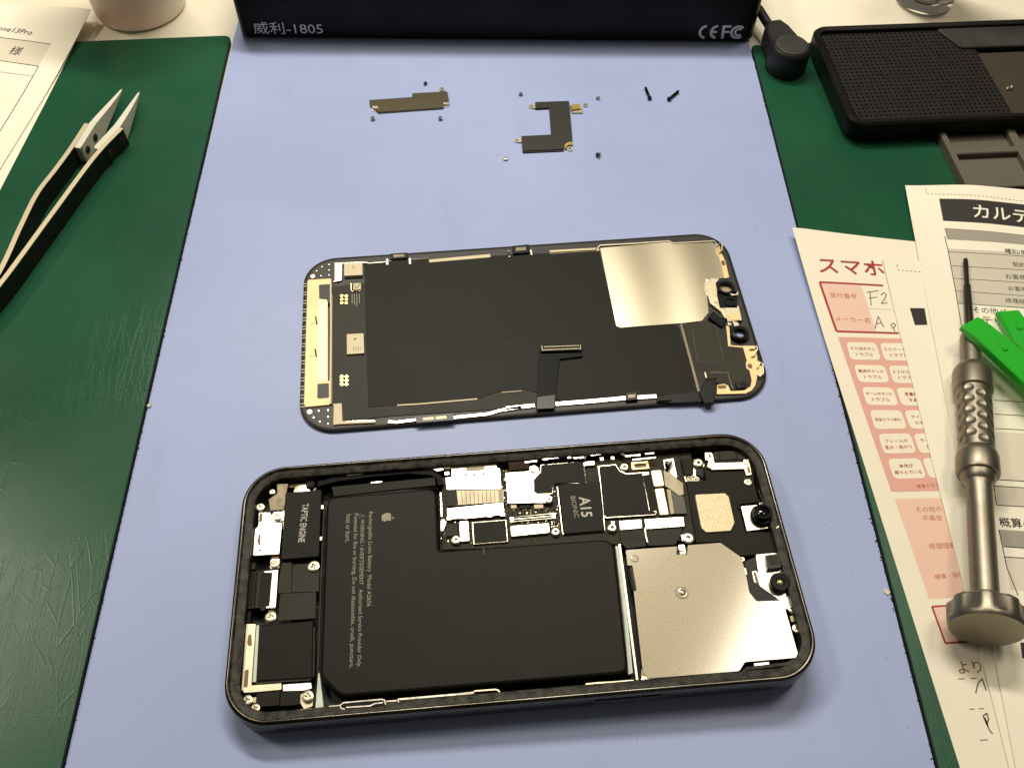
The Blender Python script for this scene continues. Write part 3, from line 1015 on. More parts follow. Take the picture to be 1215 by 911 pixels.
PR('solder_pad', P5, 420, 640, 455, 660, 4.6, 0.4, 'nickel', 0.1)
SC_(P5, 1020, 765, 4.8, 1.7, 0.8, drive='hole', name='nut')
PR('screw_tab', P5, 960, 742, 1010, 790, 5.1, 0.5, 'silver', 0.2)
PR('screw_tab', P5, 940, 820, 1005, 890, 5.75, 0.4, 'silver', 0.3)
SC_(P5, 968, 852, 5.76, 0.8, 0.3)

# --- tiny surface-mounted parts on the bare strips of the board
random.seed(11)
for mname, count in (('label_cream', 46), ('module_black', 40), ('nickel', 46), ('label_tan', 30)):
    b = MB()
    k = 0
    while k < count:
        q = random.choice(((640, 520, 1050, 560), (640, 612, 1050, 650), (1040, 320, 1075, 700), (640, 470, 1000, 520), (20, 640, 300, 830), (290, 812, 640, 835), (570, 170, 615, 640), (1010, 640, 1100, 740)))
        u, v = PHF.at(P4(random.uniform(q[0], q[2]), random.uniform(q[1], q[3])), 4.5)
        w_, l_ = random.choice(((0.2, 0.36), (0.36, 0.2), (0.3, 0.3), (0.28, 0.52)))
        hgt = 4.3 + random.uniform(0.12, 0.34)
        b.box(u - w_ / 2, v - l_ / 2, 4.29, u + w_ / 2, v + l_ / 2, hgt, 0.03)
        k += 1
    tag(add('small_components', b, mname, phone, smooth=0), kind='stuff')

# --- far rail clips beside the board
for pts in ([(630, 165), (665, 145), (800, 138), (845, 150)], [(900, 160), (915, 135), (1040, 120), (1100, 118), (1125, 140)]):
    PL('spring_clip', C, pts, 0.9, 6.3, 0.8, 'gloss_black')
for pts in ([(575, 178), (640, 172)], [(670, 160), (760, 152)], [(845, 155), (900, 152)], [(940, 140), (1000, 132)], [(1130, 145), (1215, 138)], [(1240, 132), (1290, 128)], [(1170, 165), (1300, 152)]):
    PL('spring_wire', C, pts, 0.4, 6.45, 0.25, 'silver')
PR('amber_seal', C, 480, 160, 600, 215, 6.2, 0.5, 'amber', 0.5)
for (x, y) in ((690, 160), (1000, 160), (1060, 155), (820, 150)):
    PR('spring_foot', C, x - 12, y - 8, x + 12, y + 8, 6.5, 0.5, 'nickel', 0.1)

# --- top end: earpiece module, cameras, shield plate
PP('earpiece_module', P6, [(45, 160), (140, 155), (150, 285), (245, 330), (235, 240), (290, 245), (300, 100), (520, 88), (610, 190), (620, 350), (655, 470), (490, 480), (550, 720), (740, 720), (790, 880), (560, 905), (500, 900), (350, 800), (170, 805), (95, 350)], 4.9, 2.8, 'module_black', 0.4, 0.15)
PP('module_step', P6, [(300, 105), (345, 100), (345, 165), (310, 170)], 5.1, 0.3, 'module_grey', 0.1)
PP('module_step', P6, [(350, 100), (470, 92), (480, 160), (350, 166)], 5.1, 0.3, 'module_grey', 0.1)
PP('module_step', P6, [(478, 92), (520, 92), (560, 150), (520, 165), (487, 160)], 5.1, 0.3, 'module_grey', 0.1)
PR('module_step', P6, 55, 165, 140, 280, 5.3, 0.6, 'module_black', 0.2)
PP('gold_foot', P6, [(75, 290), (145, 282), (150, 160), (165, 165), (168, 290), (200, 310), (195, 330), (85, 335)], 4.9, 0.4, 'nickel', 0.2)
SC_(P6, 188, 185, 5.2, 1.5, 1.0, drive='hole')
SC_(P6, 218, 205, 4.9, 0.8, 0.5)
brk = PP('antenna_bracket', P6, [(235, 108), (290, 108), (300, 130), (312, 188), (530, 182), (535, 160), (575, 160), (600, 280), (555, 288), (540, 235), (295, 242), (255, 225), (262, 170), (238, 165)], 5.6, 0.35, 'nickel', 0.25)
PR('slot', P6, 262, 120, 285, 148, 5.63, 0.1, 'copper', 0.1, 0.0, parent=brk)
PP('slot', P6, [(560, 220), (578, 218), (590, 262), (572, 268)], 5.63, 0.1, 'copper', 0.1, 0.0, parent=brk)
SC_(P6, 278, 212, 5.6, 0.75, 0.25)
SC_(P6, 556, 178, 5.6, 0.75, 0.25)
SC_(P6, 572, 335, 4.9, 1.15, 0.5)
PR('gloss_slot', P6, 525, 285, 605, 325, 5.0, 0.3, 'gloss_black', 0.3)
PR('spring_foot', P6, 632, 300, 665, 345, 5.2, 0.8, 'silver', 0.2)
PP('receiver_pad', P6, [(155, 430), (395, 418), (425, 450), (470, 650), (440, 715), (245, 727), (205, 690)], 5.35, 0.6, 'shield_pad', 0.9, 0.2)
cam1 = PP('camera_module', P6, [(513, 522), (725, 505), (770, 665), (760, 690), (560, 714)], 5.0, 2.4, 'silver', 0.25)
PR('module_tab', P6, 650, 492, 692, 512, 5.0, 0.5, 'silver', 0.1, parent=cam1)
u, v = PHF.at(P6(672, 605), 5.0)
add('lens_barrel', MB().lathe([(3.1, 5.0), (3.1, 6.2), (2.9, 6.5), (2.35, 6.6), (2.35, 8.0), (2.1, 8.25), (1.75, 8.25), (1.6, 7.6)], u, v, 36), 'barrel', cam1)
add('lens', MB().lathe([(1.55, 7.62), (1.2, 7.85), (0.5, 7.95)], u, v, 24), 'lens_glass', cam1)
PP('module_frame', P6, [(480, 480), (660, 468), (665, 490), (505, 505), (515, 545), (498, 548)], 5.4, 0.6, 'module_black', 0.2)
PP('flex_ribbon', P6, [(530, 700), (600, 715), (520, 850), (450, 830)], 4.6, 0.3, 'module_black', 0.2)
cam2 = PP('camera_module', D, [(825, 690), (960, 678), (1040, 855), (1052, 960), (1048, 985), (885, 1005), (850, 860)], 5.0, 2.4, 'silver_bright', 0.25)
b = PP('projector', D, [(878, 692), (955, 684), (968, 762), (893, 772)], 6.6, 2.0, 'gloss_black', 0.2, 0.1, parent=cam2)
PP('projector_window', D, [(895, 697), (948, 692), (955, 745), (905, 750)], 6.65, 0.1, 'module_grey', 0.15, 0.0, parent=cam2)
u, v = PHF.at(D(952, 858), 5.0)
add('lens_barrel', MB().lathe([(2.6, 5.0), (2.6, 6.9), (2.35, 7.15), (1.1, 7.2), (0.85, 6.9)], u, v, 36), 'barrel', cam2)
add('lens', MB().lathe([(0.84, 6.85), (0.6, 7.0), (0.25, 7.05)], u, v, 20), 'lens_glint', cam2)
PP('module_bed', D, [(760, 730), (825, 700), (890, 1010), (830, 1015), (800, 960), (785, 850)], 4.8, 1.5, 'cavity', 0.3)
PP('module_socket', D, [(805, 785), (830, 782), (860, 875), (830, 880), (815, 840)], 5.0, 0.5, 'copper', 0.15)
PL('socket_outline', D, [(808, 785), (828, 783), (857, 873), (830, 878), (808, 785)], 0.3, 5.15, 0.3, 'silver')

plate_px = [D(105, 665), D(390, 645), D(385, 690), D(445, 690), D(450, 638), D(630, 625), D(745, 705), E(770, 0), E(790, 105), E(830, 155), E(975, 150), E(1058, 440), E(1048, 466), E(765, 490), E(735, 540), E(228, 582), E(200, 545), E(149, 97), E(166, 95), D(142, 750), D(115, 750)]
sp_ = rounded([PHF.at(p, 5.75) for p in plate_px], [0.5, 0.1, 0.1, 0.1, 0.1, 0.4, 0.4, 0.4, 0.8, 0.6, 0.8, 1.0, 0.6, 1.2, 1.2, 0.8, 0.4, 0.1, 0.1, 0.2, 0.2])
plate = add('shield_plate', MB().prism(sp_, 5.35, 5.75, 0.0), 'shield', phone)
PP('plate_gasket', px_, [D(110, 670), D(630, 632), E(770, 10), E(975, 158), E(1050, 440), E(760, 482), E(228, 575), E(150, 90)], 5.3, 2.8, 'cavity', 0.5)
SC_(D, 155, 712, 5.5, 1.15, 0.35, 'shield')
u, v = PHF.at(E(418, 105), 5.75)
add('rivet', MB().lathe([(1.75, 5.75), (1.65, 5.95), (1.35, 5.95), (1.25, 5.78), (0.75, 5.78), (0.6, 5.9), (0.2, 5.9)], u, v, 28), 'shield', plate)
PP('rubber_edge', D, [(113, 765), (140, 762), (165, 885), (140, 892)], 5.2, 1.5, 'module_black', 0.2)
SC_(D, 0 + 752, 715, 5.0, 0.8, 0.5)
PR('edge_clip', D, 752, 765, 780, 800, 5.4, 0.4, 'nickel', 0.1)
SC_(E, 1028, 195, 4.9, 1.2, 0.6)
SC_(E, 1055, 305, 4.9, 1.25, 0.6)
PR('screw_tab', E, 990, 155, 1050, 180, 4.8, 0.4, 'nickel', 0.2)
PR('screw_tab', E, 1015, 235, 1055, 265, 4.8, 0.4, 'label_cream', 0.2)
PP('screw_tab', E, [(193, 530), (210, 530), (215, 565), (240, 590), (280, 590), (278, 610), (215, 625), (190, 605)], 5.0, 0.4, 'label_cream', 0.2)
SC_(E, 215, 590, 5.1, 1.1, 0.45)
PR('contact', E, 815, 497, 905, 515, 5.6, 0.5, 'silver_bright', 0.15)
# near rail clips
PL('ground_strip', E, [(280, 612), (300, 595), (540, 572), (560, 570)], 0.45, 6.3, 0.4, 'nickel')
PL('rail_tape', E, [(560, 585), (720, 578), (780, 525), (1000, 500), (1050, 480)], 0.8, 6.88, 0.1, 'ledge')
clip = PP('retainer_clip', P7, [(215, 290), (245, 275), (530, 252), (552, 258), (560, 285), (540, 300), (250, 325), (222, 318)], 6.95, 0.5, 'gloss_black', 0.4)
PL('clip_wire', P7, [(560, 290), (550, 255), (530, 250), (240, 276), (215, 295), (222, 318), (250, 326)], 0.28, 7.0, 0.25, 'silver', parent=clip)
PL('clip_wire', P7, [(260, 312), (440, 300), (480, 282), (540, 275)], 0.3, 7.02, 0.2, 'silver', parent=clip)
PL('ground_strip', P7, [(130, 305), (215, 297)], 0.3, 6.6, 0.3, 'nickel')
PL('ground_strip', P7, [(560, 266), (645, 260)], 0.3, 6.7, 0.3, 'silver')
PP('hook', P7, [(648, 245), (665, 238), (660, 262), (670, 275), (650, 275)], 6.9, 0.4, 'silver', 0.1)
PL('ground_strip', P7, [(665, 250), (1215, 203)], 0.42, 6.5, 0.4, 'silver')
PL('ground_strip', P8, [(0, 203), (105, 192)], 0.42, 6.5, 0.4, 'silver')
PL('ground_strip', P8, [(105, 184), (225, 175), (240, 180), (250, 195)], 0.35, 6.6, 0.3, 'nickel')
PL('ledge_glint', P7, [(600, 345), (900, 322), (1215, 293)], 0.25, 6.95, 0.1, 'frame_bright')
PR('contact', P8, 262, 188, 308, 220, 6.5, 0.5, 'nickel', 0.1)
PL('ground_strip', P8, [(320, 195), (480, 183), (495, 188), (525, 180)], 0.35, 6.4, 0.3, 'nickel')
PP('contact', P8, [(535, 178), (590, 172), (650, 175), (715, 168), (722, 182), (600, 192), (535, 196)], 6.6, 0.4, 'label_cream', 0.15)
PL('ground_strip', P8, [(715, 162), (728, 145), (800, 138), (870, 135), (990, 125)], 0.35, 6.4, 0.3, 'nickel')
PL('ground_strip', P8, [(740, 178), (790, 170), (850, 166), (940, 158), (972, 156)], 0.4, 6.7, 0.3, 'silver')
# far right inner wall details
PL('wall_seam', P6, [(650, 395), (690, 500), (735, 600), (790, 690)], 0.3, 6.3, 0.5, 'module_grey')
PL('wall_seam', P6, [(790, 690), (815, 670), (760, 480)], 0.25, 6.9, 0.1, 'nickel')
PP('wall_pocket', P6, [(808, 740), (850, 732), (900, 870), (860, 880)], 6.95, 0.2, 'cavity', 0.2)


# ---------------------------------------------------------------- the detached screen, lying glass down
G, H, I_, J = Zn(340, 270, 3.643), Zn(600, 260, 3.797), Zn(340, 290, 7.006), Zn(800, 270, 4.14)
R5, R6, R7, R8 = Zn(345, 290, 12.15), Zn(345, 450, 12.15), Zn(800, 265, 10.125), Zn(800, 410, 10.125)
DSF = Frame((11.498, 86.065, 0.0), Matrix.Rotation(0.0193, 3, 'Z'))
screen = thing('phone_screen', DSF, 'detached phone screen lying glass side down, its black back and gold flex showing', 'phone screen')
CUR[:] = [DSF, screen]


def dr_(i, z, seg=14):
    return [(x, y, z) for x, y in rrect(-72.3 + i, -34.5 + i, 72.3 - i, 34.5 - i, 10.8 - i, seg)]


b = MB()
prev = None
for i, z in ((1.0, 0.02), (0.3, 0.15), (0.0, 0.5), (0.0, 0.95)):
    r_ = b.ring(dr_(i, z))
    if prev:
        b.bridge(prev, r_)
    else:
        b.f.append(tuple(r_[::-1]))
    prev = r_
add('cover_glass', b, 'screen_glass', screen, smooth=60)
b = MB()
rings = [b.ring(dr_(i, z)) for i, z in ((0.0, 0.95), (0.2, 1.2), (1.2, 1.25))]
for p, q in zip(rings, rings[1:]):
    b.bridge(p, q)
b.f.append(tuple(rings[-1]))
add('bezel', b, 'screen_bezel', screen, smooth=60)

# back sheets
PP('back_sheet', px_, [(432, 312), (711, 297.5), (731.5, 387), (735, 389.5), (800, 385), (805, 386), (829, 466), (668, 476), (623, 462), (592, 464.5), (567, 473), (437, 483)], 1.62, 0.36, 'screen_sheet', 0.6, 0.08)
PP('back_sheet', px_, [(433, 311), (690, 298.5), (712, 390), (640, 398), (436, 407)], 1.66, 0.05, 'screen_sheet', 1.0, 0.0)
for pts in ([(569, 423.5), (571.5, 421.8)], [(540, 398), (552, 392), (566, 388)], [(562, 344), (571, 342), (575, 346)], [(568, 414), (590, 412)], [(510, 300 + 50), (528, 354)]):
    PL('scuff', px_, pts, 0.14, 1.68, 0.02, 'screen_flex')
PP('lower_flex', px_, [(394, 340), (434, 336), (437, 482), (567, 473), (592, 462), (640, 459), (640, 482), (470, 493), (408, 499), (406, 480), (394, 480)], 1.5, 0.2, 'screen_flex', 0.3, 0.03)
mirror = PP('mirror_plate', H, [(425, 130), (745, 102), (765, 112), (930, 105), (950, 115), (985, 240), (1000, 262), (900, 280), (915, 420), (885, 458), (800, 468), (515, 489), (497, 480)], 1.56, 0.30, 'mirror_plate', 0.5, 0.05)
PL('plate_lip', H, [(200, 152), (405, 140), (425, 118), (600, 108), (735, 98), (755, 108), (940, 98), (965, 130)], 0.45, 1.75, 0.4, 'nickel', parent=mirror)
PL('sheet_rail', H, [(790, 472), (870, 775)], 0.75, 1.75, 0.4, 'flex_tan')
dflex = PP('sensor_flex', H, [(800, 472), (905, 456), (990, 500), (1008, 572), (1068, 575), (1100, 690), (1100, 740), (1050, 772), (1015, 765), (990, 738), (940, 740), (868, 772)], 1.7, 0.3, 'screen_flex', 0.6, 0.06)
PL('flex_trace', H, [(840, 500), (865, 640), (985, 640), (945, 475)], 0.2, 1.73, 0.05, 'flex_dark', parent=dflex)
PL('flex_trace', H, [(920, 690), (1000, 690), (1025, 770)], 0.2, 1.73, 0.05, 'flex_tan', parent=dflex)
PP('light_sensor', H, [(1035, 735), (1078, 730), (1085, 758), (1042, 764)], 2.5, 0.9, 'gloss_black', 0.2, 0.08, parent=dflex)
PP('sensor_window', H, [(1040, 738), (1056, 736), (1060, 755), (1046, 757)], 2.53, 0.05, 'module_grey', 0.1, 0.0, parent=dflex)

# gilded ground strips round the sensors
gold1 = PP('ground_strip', R7, [(505, 295), (545, 280), (570, 360), (615, 450), (628, 500), (662, 650), (600, 665), (575, 540), (535, 400), (505, 360)], 1.78, 0.25, 'yellow_flex', 0.3)
PP('foam_pad', R7, [(560, 455), (600, 440), (618, 495), (582, 512)], 1.86, 0.1, 'copper', 0.3, 0.0, parent=gold1)
b = PP('ground_strip', R8, [(820, 0), (970, 0), (995, 100), (1000, 180), (1060, 205), (1055, 340), (1000, 370), (975, 480), (930, 540), (860, 575), (510, 585), (515, 470), (600, 455), (650, 480), (680, 545), (840, 535), (915, 490), (930, 420), (905, 300), (865, 270), (860, 200), (875, 170)], 1.82, 0.25, 'yellow_flex', 0.4)
PP('foam_pad', R8, [(522, 478), (620, 470), (628, 500), (610, 516), (524, 516)], 1.88, 0.1, 'copper', 0.5, 0.0, parent=b)
u, v = DSF.at(R8(910, 245), 1.88)
add('foam_pad', MB().prism(circle(u, v, 0.75, 20, 0.95), 1.8, 1.88), 'copper', b)
for (Z, pts) in ((R7, [(540, 240), (575, 240), (575, 320), (545, 345), (520, 300), (540, 290)]), (R8, [(905, 30), (960, 30), (990, 0), (1000, 40), (960, 110), (930, 125)]), (R8, [(1000, 260), (1030, 200), (1065, 215), (1070, 330), (1030, 365), (1000, 340)])):
    PL('spring_clip', Z, pts, 0.4, 2.6, 0.8, 'nickel')
PL('ground_strip', H, [(1000, 480), (1008, 570), (1075, 576), (1105, 680)], 0.9, 1.86, 0.3, 'yellow_flex')

# sensor rings
br = PP('sensor_bracket', R7, [(365, 690), (410, 655), (545, 665), (500, 720), (530, 930), (600, 1000), (700, 1040), (720, 1180), (770, 1190), (790, 1260), (735, 1270), (700, 1180), (600, 1130), (560, 1060), (430, 960), (370, 750)], 2.2, 0.8, 'nickel', 0.4)
PP('foam_pad', R7, [(435, 745), (478, 735), (505, 850), (470, 860)], 2.24, 0.05, 'yellow_flex', 0.1, 0.0, parent=br)
SC_(R7, 408, 673, 2.2, 0.8, 0.25, 'nickel', parent=br)
SC_(H, 945, 380, 2.2, 0.75, 0.25, 'nickel', parent=br)
PP('sensor_bracket', H, [(985, 395), (1050, 390), (1065, 455), (1000, 462)], 2.3, 0.8, 'nickel', 0.2)
PP('bracket_pad', H, [(1000, 428), (1050, 422), (1058, 450), (1008, 456)], 2.42, 0.2, 'yellow_flex', 0.2)
SC_(H, 1010, 470, 2.1, 0.7, 0.3, 'nickel')


def ring_part(name, Z, x, y, R0, R1, z0, z1, m, inner, n=32):
    u, v = DSF.at(Z(x, y), z1)
    o = add(name, MB().lathe([(R0, z0), (R0, z1 - 0.2), (R0 - 0.2, z1), (R1, z1), (R1, z0 + 0.15)], u, v, n, True, False), m, screen)
    add('window', MB().prism(circle(u, v, R1 * 1.02, 24), z0, z0 + 0.14), inner, o)
    return o


b = ring_part('camera_ring', R7, 622, 765, 3.05, 2.05, 1.25, 3.0, 'gloss_black', 'label_tan')
u, v = DSF.at(R7(612, 700), 3.2)
PP('ring_lug', R7, [(655, 835), (735, 850), (770, 800), (770, 860), (695, 870)], 2.9, 1.0, 'nickel', 0.1)
PP('sensor_base', H, [(950, 335), (1040, 325), (1045, 400), (965, 400)], 2.3, 0.9, 'gloss_black', 0.3)
ring_part('sensor_ring', H, 1010, 372, 1.9, 1.35, 1.4, 2.7, 'gloss_black', 'label_tan', 24)
b = ring_part('camera_ring', H, 1055, 512, 3.1, 1.6, 1.25, 2.6, 'gloss_black', 'lavender')
u, v = DSF.at(H(1055, 512), 3.2)
add('ring_shoulder', MB().lathe([(2.3, 2.58), (2.3, 2.9), (2.1, 3.05), (1.8, 3.05), (1.65, 2.6)], u, v, 32, False, False), 'gloss_black', b)
PP('flex_clamp', H, [(912, 440), (935, 415), (995, 460), (975, 485)], 2.6, 1.0, 'gloss_black', 0.2)
PL('clamp_fold', H, [(930, 452), (960, 438)], 0.5, 2.75, 0.2, 'module_black')

# main connector cable, folded up over the back
cable = PP('connector_cable', H, [(150, 592), (345, 575), (347, 618), (242, 630), (228, 760), (222, 852), (138, 855), (145, 740)], 2.3, 0.35, 'cable_black', 0.5, 0.08)
con = PP('connector', H, [(155, 568), (342, 562), (343, 590), (158, 596)], 3.1, 0.8, 'module_black', 0.15, 0.05, parent=cable)
PL('contact_row', H, [(172, 575), (330, 569)], 0.35, 3.14, 0.1, 'flex_tan', parent=cable)
PL('contact_row', H, [(165, 589), (335, 582)], 0.35, 3.14, 0.1, 'flex_tan', parent=cable)
PL('contact_row', H, [(163, 570), (165, 592)], 0.3, 3.14, 0.1, 'flex_tan', parent=cable)
PL('contact_row', H, [(336, 565), (338, 588)], 0.3, 3.14, 0.1, 'flex_tan', parent=cable)
PP('cable_fold', H, [(140, 800), (225, 788), (222, 852), (138, 856)], 2.6, 0.4, 'gloss_black', 0.5, 0.15, parent=cable)
PP('upright_flex', H, [(900, 722), (950, 713), (940, 826), (893, 829), (872, 778)], 3.0, 1.5, 'gloss_black', 0.3, 0.15)
PL('upright_tip', H, [(905, 720), (950, 714)], 0.4, 3.25, 0.3, 'module_grey')
PL('flex_hook', R8, [(370, 318), (385, 385)], 0.35, 2.2, 0.5, 'nickel')
PP('side_flex', H, [(680, 797), (752, 788), (872, 775), (900, 800), (890, 822), (760, 827), (682, 822)], 2.0, 0.6, 'gloss_black', 0.4)
PP('flex_button', H, [(688, 797), (745, 792), (748, 815), (690, 818)], 2.5, 0.3, 'module_grey', 0.5, 0.1)

# bright rails on the near side
PL('rail', R6, [(745, 615), (950, 605), (1050, 595), (1215, 605)], 0.55, 1.72, 0.3, 'silver')
PL('rail', G, [(440, 838), (480, 840), (560, 830)], 0.8, 1.75, 0.4, 'silver')
PL('rail', G, [(722, 820), (870, 805), (920, 790), (1015, 775)], 0.9, 1.75, 0.4, 'silver_bright')
PL('rail', H, [(0, 852), (130, 838)], 1.2, 1.75, 0.4, 'silver_bright')
PL('rail', H, [(225, 832), (400, 818), (540, 805), (680, 797)], 1.3, 1.75, 0.4, 'silver_bright')
PL('rail', G, [(478, 767), (570, 762), (825, 740)], 0.45, 1.72, 0.2, 'label_cream')
PL('rail', G, [(930, 712), (1018, 705)], 0.4, 1.72, 0.2, 'label_tan')


def frame_clip(Z, pts, z=2.4):
    """A small black catch with a bright mouth."""
    o = PP('catch', Z, pts, z, 1.2, 'gloss_black', 0.25, 0.1)
    q = ccw(pl(Z, pts, z))
    cx, cy = sum(p[0] for p in q) / len(q), sum(p[1] for p in q) / len(q)
    MBx = MB().prism([(cx + (x - cx) * 0.62, cy + (y - cy) * 0.40) for x, y in q], z - 0.1, z + 0.03)
    add('catch_mouth', MBx, 'flex_tan', o)
    return o


frame_clip(G, [(556, 815), (722, 800), (724, 832), (560, 845)])
PL('catch_post', G, [(640, 815), (642, 838)], 0.5, 2.5, 0.4, 'gloss_black')
frame_clip(H, [(540, 782), (593, 776), (595, 812), (543, 817)])
frame_clip(G, [(447, 112), (522, 107), (524, 132), (450, 137)])
frame_clip(H, [(30, 120), (105, 113), (107, 150), (32, 156)])
for Z, x, y in ((G, 435, 148), (G, 533, 145), (G, 962, 115), (H, 15, 155), (H, 115, 150)):
    PR('catch_tab', Z, x - 5, y - 12, x + 5, y + 12, 2.0, 0.6, 'nickel', 0.1, 0.03)
PL('rail', G, [(340, 155), (430, 148)], 0.3, 1.75, 0.3, 'nickel')
PL('rail', G, [(440, 145), (615, 132)], 0.25, 1.75, 0.3, 'flex_tan')
PP('rail', G, [(615, 138), (880, 114), (882, 128), (617, 151)], 1.8, 0.3, 'label_cream', 0.1)
PP('rail', H, [(198, 140), (420, 128), (422, 142), (200, 156)], 1.75, 0.3, 'label_cream', 0.1)

# gold driver flex at the left end
yf = PP('driver_flex', px_, [R5(240, 520), R5(262, 508), R5(582, 490), R6(565, 365), R6(210, 400), R6(190, 350)], 1.75, 0.45, 'yellow_flex', 0.3, 0.1)
PP('flex_cutout', R5, [(405, 592), (425, 580), (565, 572), (565, 905), (525, 905), (525, 800), (410, 782)], 1.78, 0.05, 'screen_bezel', 0.3, 0.0, parent=yf)
PP('flex_cutout', R6, [(385, 65), (550, 52), (552, 265), (400, 278), (380, 262)], 1.78, 0.05, 'screen_bezel', 0.3, 0.0, parent=yf)
PP('flex_cutout', G, [(178, 325), (190, 322), (188, 660), (178, 665)], 1.78, 0.05, 'screen_bezel', 0.1, 0.0, parent=yf)
PP('driver_panel', G, [(137, 312), (172, 310), (178, 322), (174, 655), (165, 666), (133, 664)], 1.85, 0.12, 'cream_panel', 0.4, 0.04, parent=yf)
for (x, y) in ((126, 400), (124, 540)):
    PP('flex_slit', G, [(x - 4, y - 18), (x + 2, y - 16), (x + 8, y + 18), (x + 1, y + 18)], 1.88, 0.12, 'module_black', 0.2, 0.0, parent=yf)
    for k in range(2):
        PL('flex_mark', G, [(x - 24, y + 12 + 7 * k), (x - 6, y + 12 + 6 * k)], 0.14, 1.78, 0.03, 'chip_mark', parent=yf)
PL('flex_edge', px_, [R5(575, 500), G(192, 420), R6(570, 350)], 0.5, 2.0, 0.3, 'label_cream', parent=yf)
PL('flex_edge', px_, [R5(600, 720), G(196, 420), R6(592, 350)], 0.3, 1.8, 0.3, 'copper', parent=yf)
b = MB()
for k in range(15):
    f = k / 14
    a_ = DSF.at((R5(225, 560)[0] + (R6(182, 345)[0] - R5(225, 560)[0]) * f, R5(225, 560)[1] + (R6(182, 345)[1] - R5(225, 560)[1]) * f), 1.6)
    for d_ in (0, 1.1):
        b.box(a_[0] - 0.9, a_[1] - d_ - 0.14, 1.26, a_[0] + 0.8, a_[1] - d_ + 0.14, 1.45)
tag(add('comb_teeth', b, 'label_cream', yf), kind='stuff')

PP('ground_tab', R5, [(632, 272), (765, 270), (740, 300), (738, 500), (720, 525), (600, 545), (632, 520)], 1.85, 0.4, 'nickel', 0.2)
PL('ground_tab', R5, [(632, 275), (1040, 255), (1060, 262), (1110, 262)], 0.35, 2.0, 0.4, 'silver')
ic = PP('driver_chip', R5, [(768, 270), (1032, 258), (1034, 440), (770, 452)], 2.5, 1.2, 'label_cream', 0.12, 0.05)
for k in range(5):
    PL('chip_print', R5, [(798 + 13 * k, 300), (798 + 13 * k, 400 + 8 * (k % 2))], 0.10, 2.51, 0.02, 'fill_tan', parent=ic)
for k in range(2):
    PL('chip_print', R5, [(895 + 16 * k, 295), (895 + 16 * k, 355)], 0.12, 2.51, 0.02, 'chip_mark', parent=ic)
ic = PP('small_chip', R5, [(900, 560), (1010, 557), (1012, 648), (902, 655)], 2.2, 0.8, 'label_cream', 0.1, 0.05)
for (x, y) in ((925, 590), (945, 610), (975, 600), (990, 580), (960, 625), (930, 630)):
    PR('chip_print', R5, x - 9, y - 9, x + 9, y + 9, 2.21, 0.02, 'chip_mark', 0.02, 0.0, parent=ic)
PL('chip_edge', R5, [(868, 560), (872, 660), (890, 672), (1005, 668)], 0.2, 1.75, 0.3, 'nickel')
ic = PP('label_chip', I_, [(500, 745), (640, 738), (645, 903), (502, 912)], 2.2, 0.8, 'label_cream', 0.12, 0.05)
u, v = DSF.at(I_(570, 785), 2.21)
fruit_mark(ic, u, v, 2.215, 0.9, 'chip_mark', -math.pi / 2)
for k in range(5):
    PL('chip_print', I_, [(556 + 14 * k, 848), (558 + 14 * k, 885)], 0.12, 2.21, 0.02, 'chip_mark', parent=ic)
for base, ys in ((R5, (740, 790, 842)), (R6, (-42, 15, 70))):
    for y in ys:
        for x in ((735, 800) if base is R5 else (735, 805)):
            u, v = DSF.at(base(x, y), 1.6)
            link('gold_pad', screw_mesh(0.62, 0.12, 'gold', 'hole') if False else MB().prism(circle(0, 0, 0.56, 16), 0, 0.12, 0.03).mesh('gold_pad'), 'gold', screen, (u, v, 1.5))
for k in range(4):
    PL('flex_print', R5, [(885 + 34 * k, 712), (885 + 34 * k, 850 + 22 * (k % 3))], 0.14, 1.53, 0.02, 'print_white')
PP('ground_tab', R6, [(600, 352), (735, 342), (742, 600), (1215, 600), (1215, 622), (700, 645), (612, 655), (618, 380)], 1.8, 0.4, 'label_cream', 0.15)
pins = [(R5, p) for p in ((555, 290), (450, 323), (372, 383), (438, 453), (553, 370), (553, 443))] + [(R6, p) for p in ((538, 445), (405, 455), (330, 550), (418, 610), (537, 540), (537, 640))]
for Z, p in pins:
    u, v = DSF.at(Z(*p), 1.3)
    link('pin', MB().prism(circle(0, 0, 0.26, 10), 0, 0.12, 0.03).mesh('pin'), 'silver', screen, (u, v, 1.24))
for Z, p in ((R5, (318, 460)), (R6, (273, 468))):
    u, v = DSF.at(Z(*p), 1.3)
    link('pin_ring', MB().lathe([(0.75, 0), (0.75, 0.15), (0.45, 0.15), (0.45, 0.05)], 0, 0, 16).mesh('pin_ring'), 'nickel', screen, (u, v, 1.24))


# ---------------------------------------------------------------- black device box at the back of the mat
bl, br_ = W(283.5, 47.5, 0.02), W(895.5, 52.5, 0.02)
bx = Vector((br_[0] - bl[0], br_[1] - bl[1], 0))
bw = bx.length
bx.normalize()
by = Vector((-bx.y, bx.x, 0))
BXF = Frame((bl[0], bl[1], 0.02), Matrix((bx, by, Vector((0, 0, 1)))).transposed())
box = thing('device_box', BXF, 'black plastic device with grey model lettering standing behind the small screws', 'device')
b = MB()
base = rrect(0.6, 0.6, bw - 0.6, 150, 4.0, 6)
prev = None
for z, i in ((0.0, 1.2), (1.2, 0.1), (2.5, 0.0), (26, 0.0), (28.5, 1.0), (29.5, 3.0)):
    r_ = b.ring([(x, y, z) for x, y in inset(ccw(base), i)])
    if prev:
        b.bridge(prev, r_)
    else:
        b.f.append(tuple(r_[::-1]))
    prev = r_
b.f.append(tuple(prev))
case = add('case', b, 'black_box', box, smooth=50)
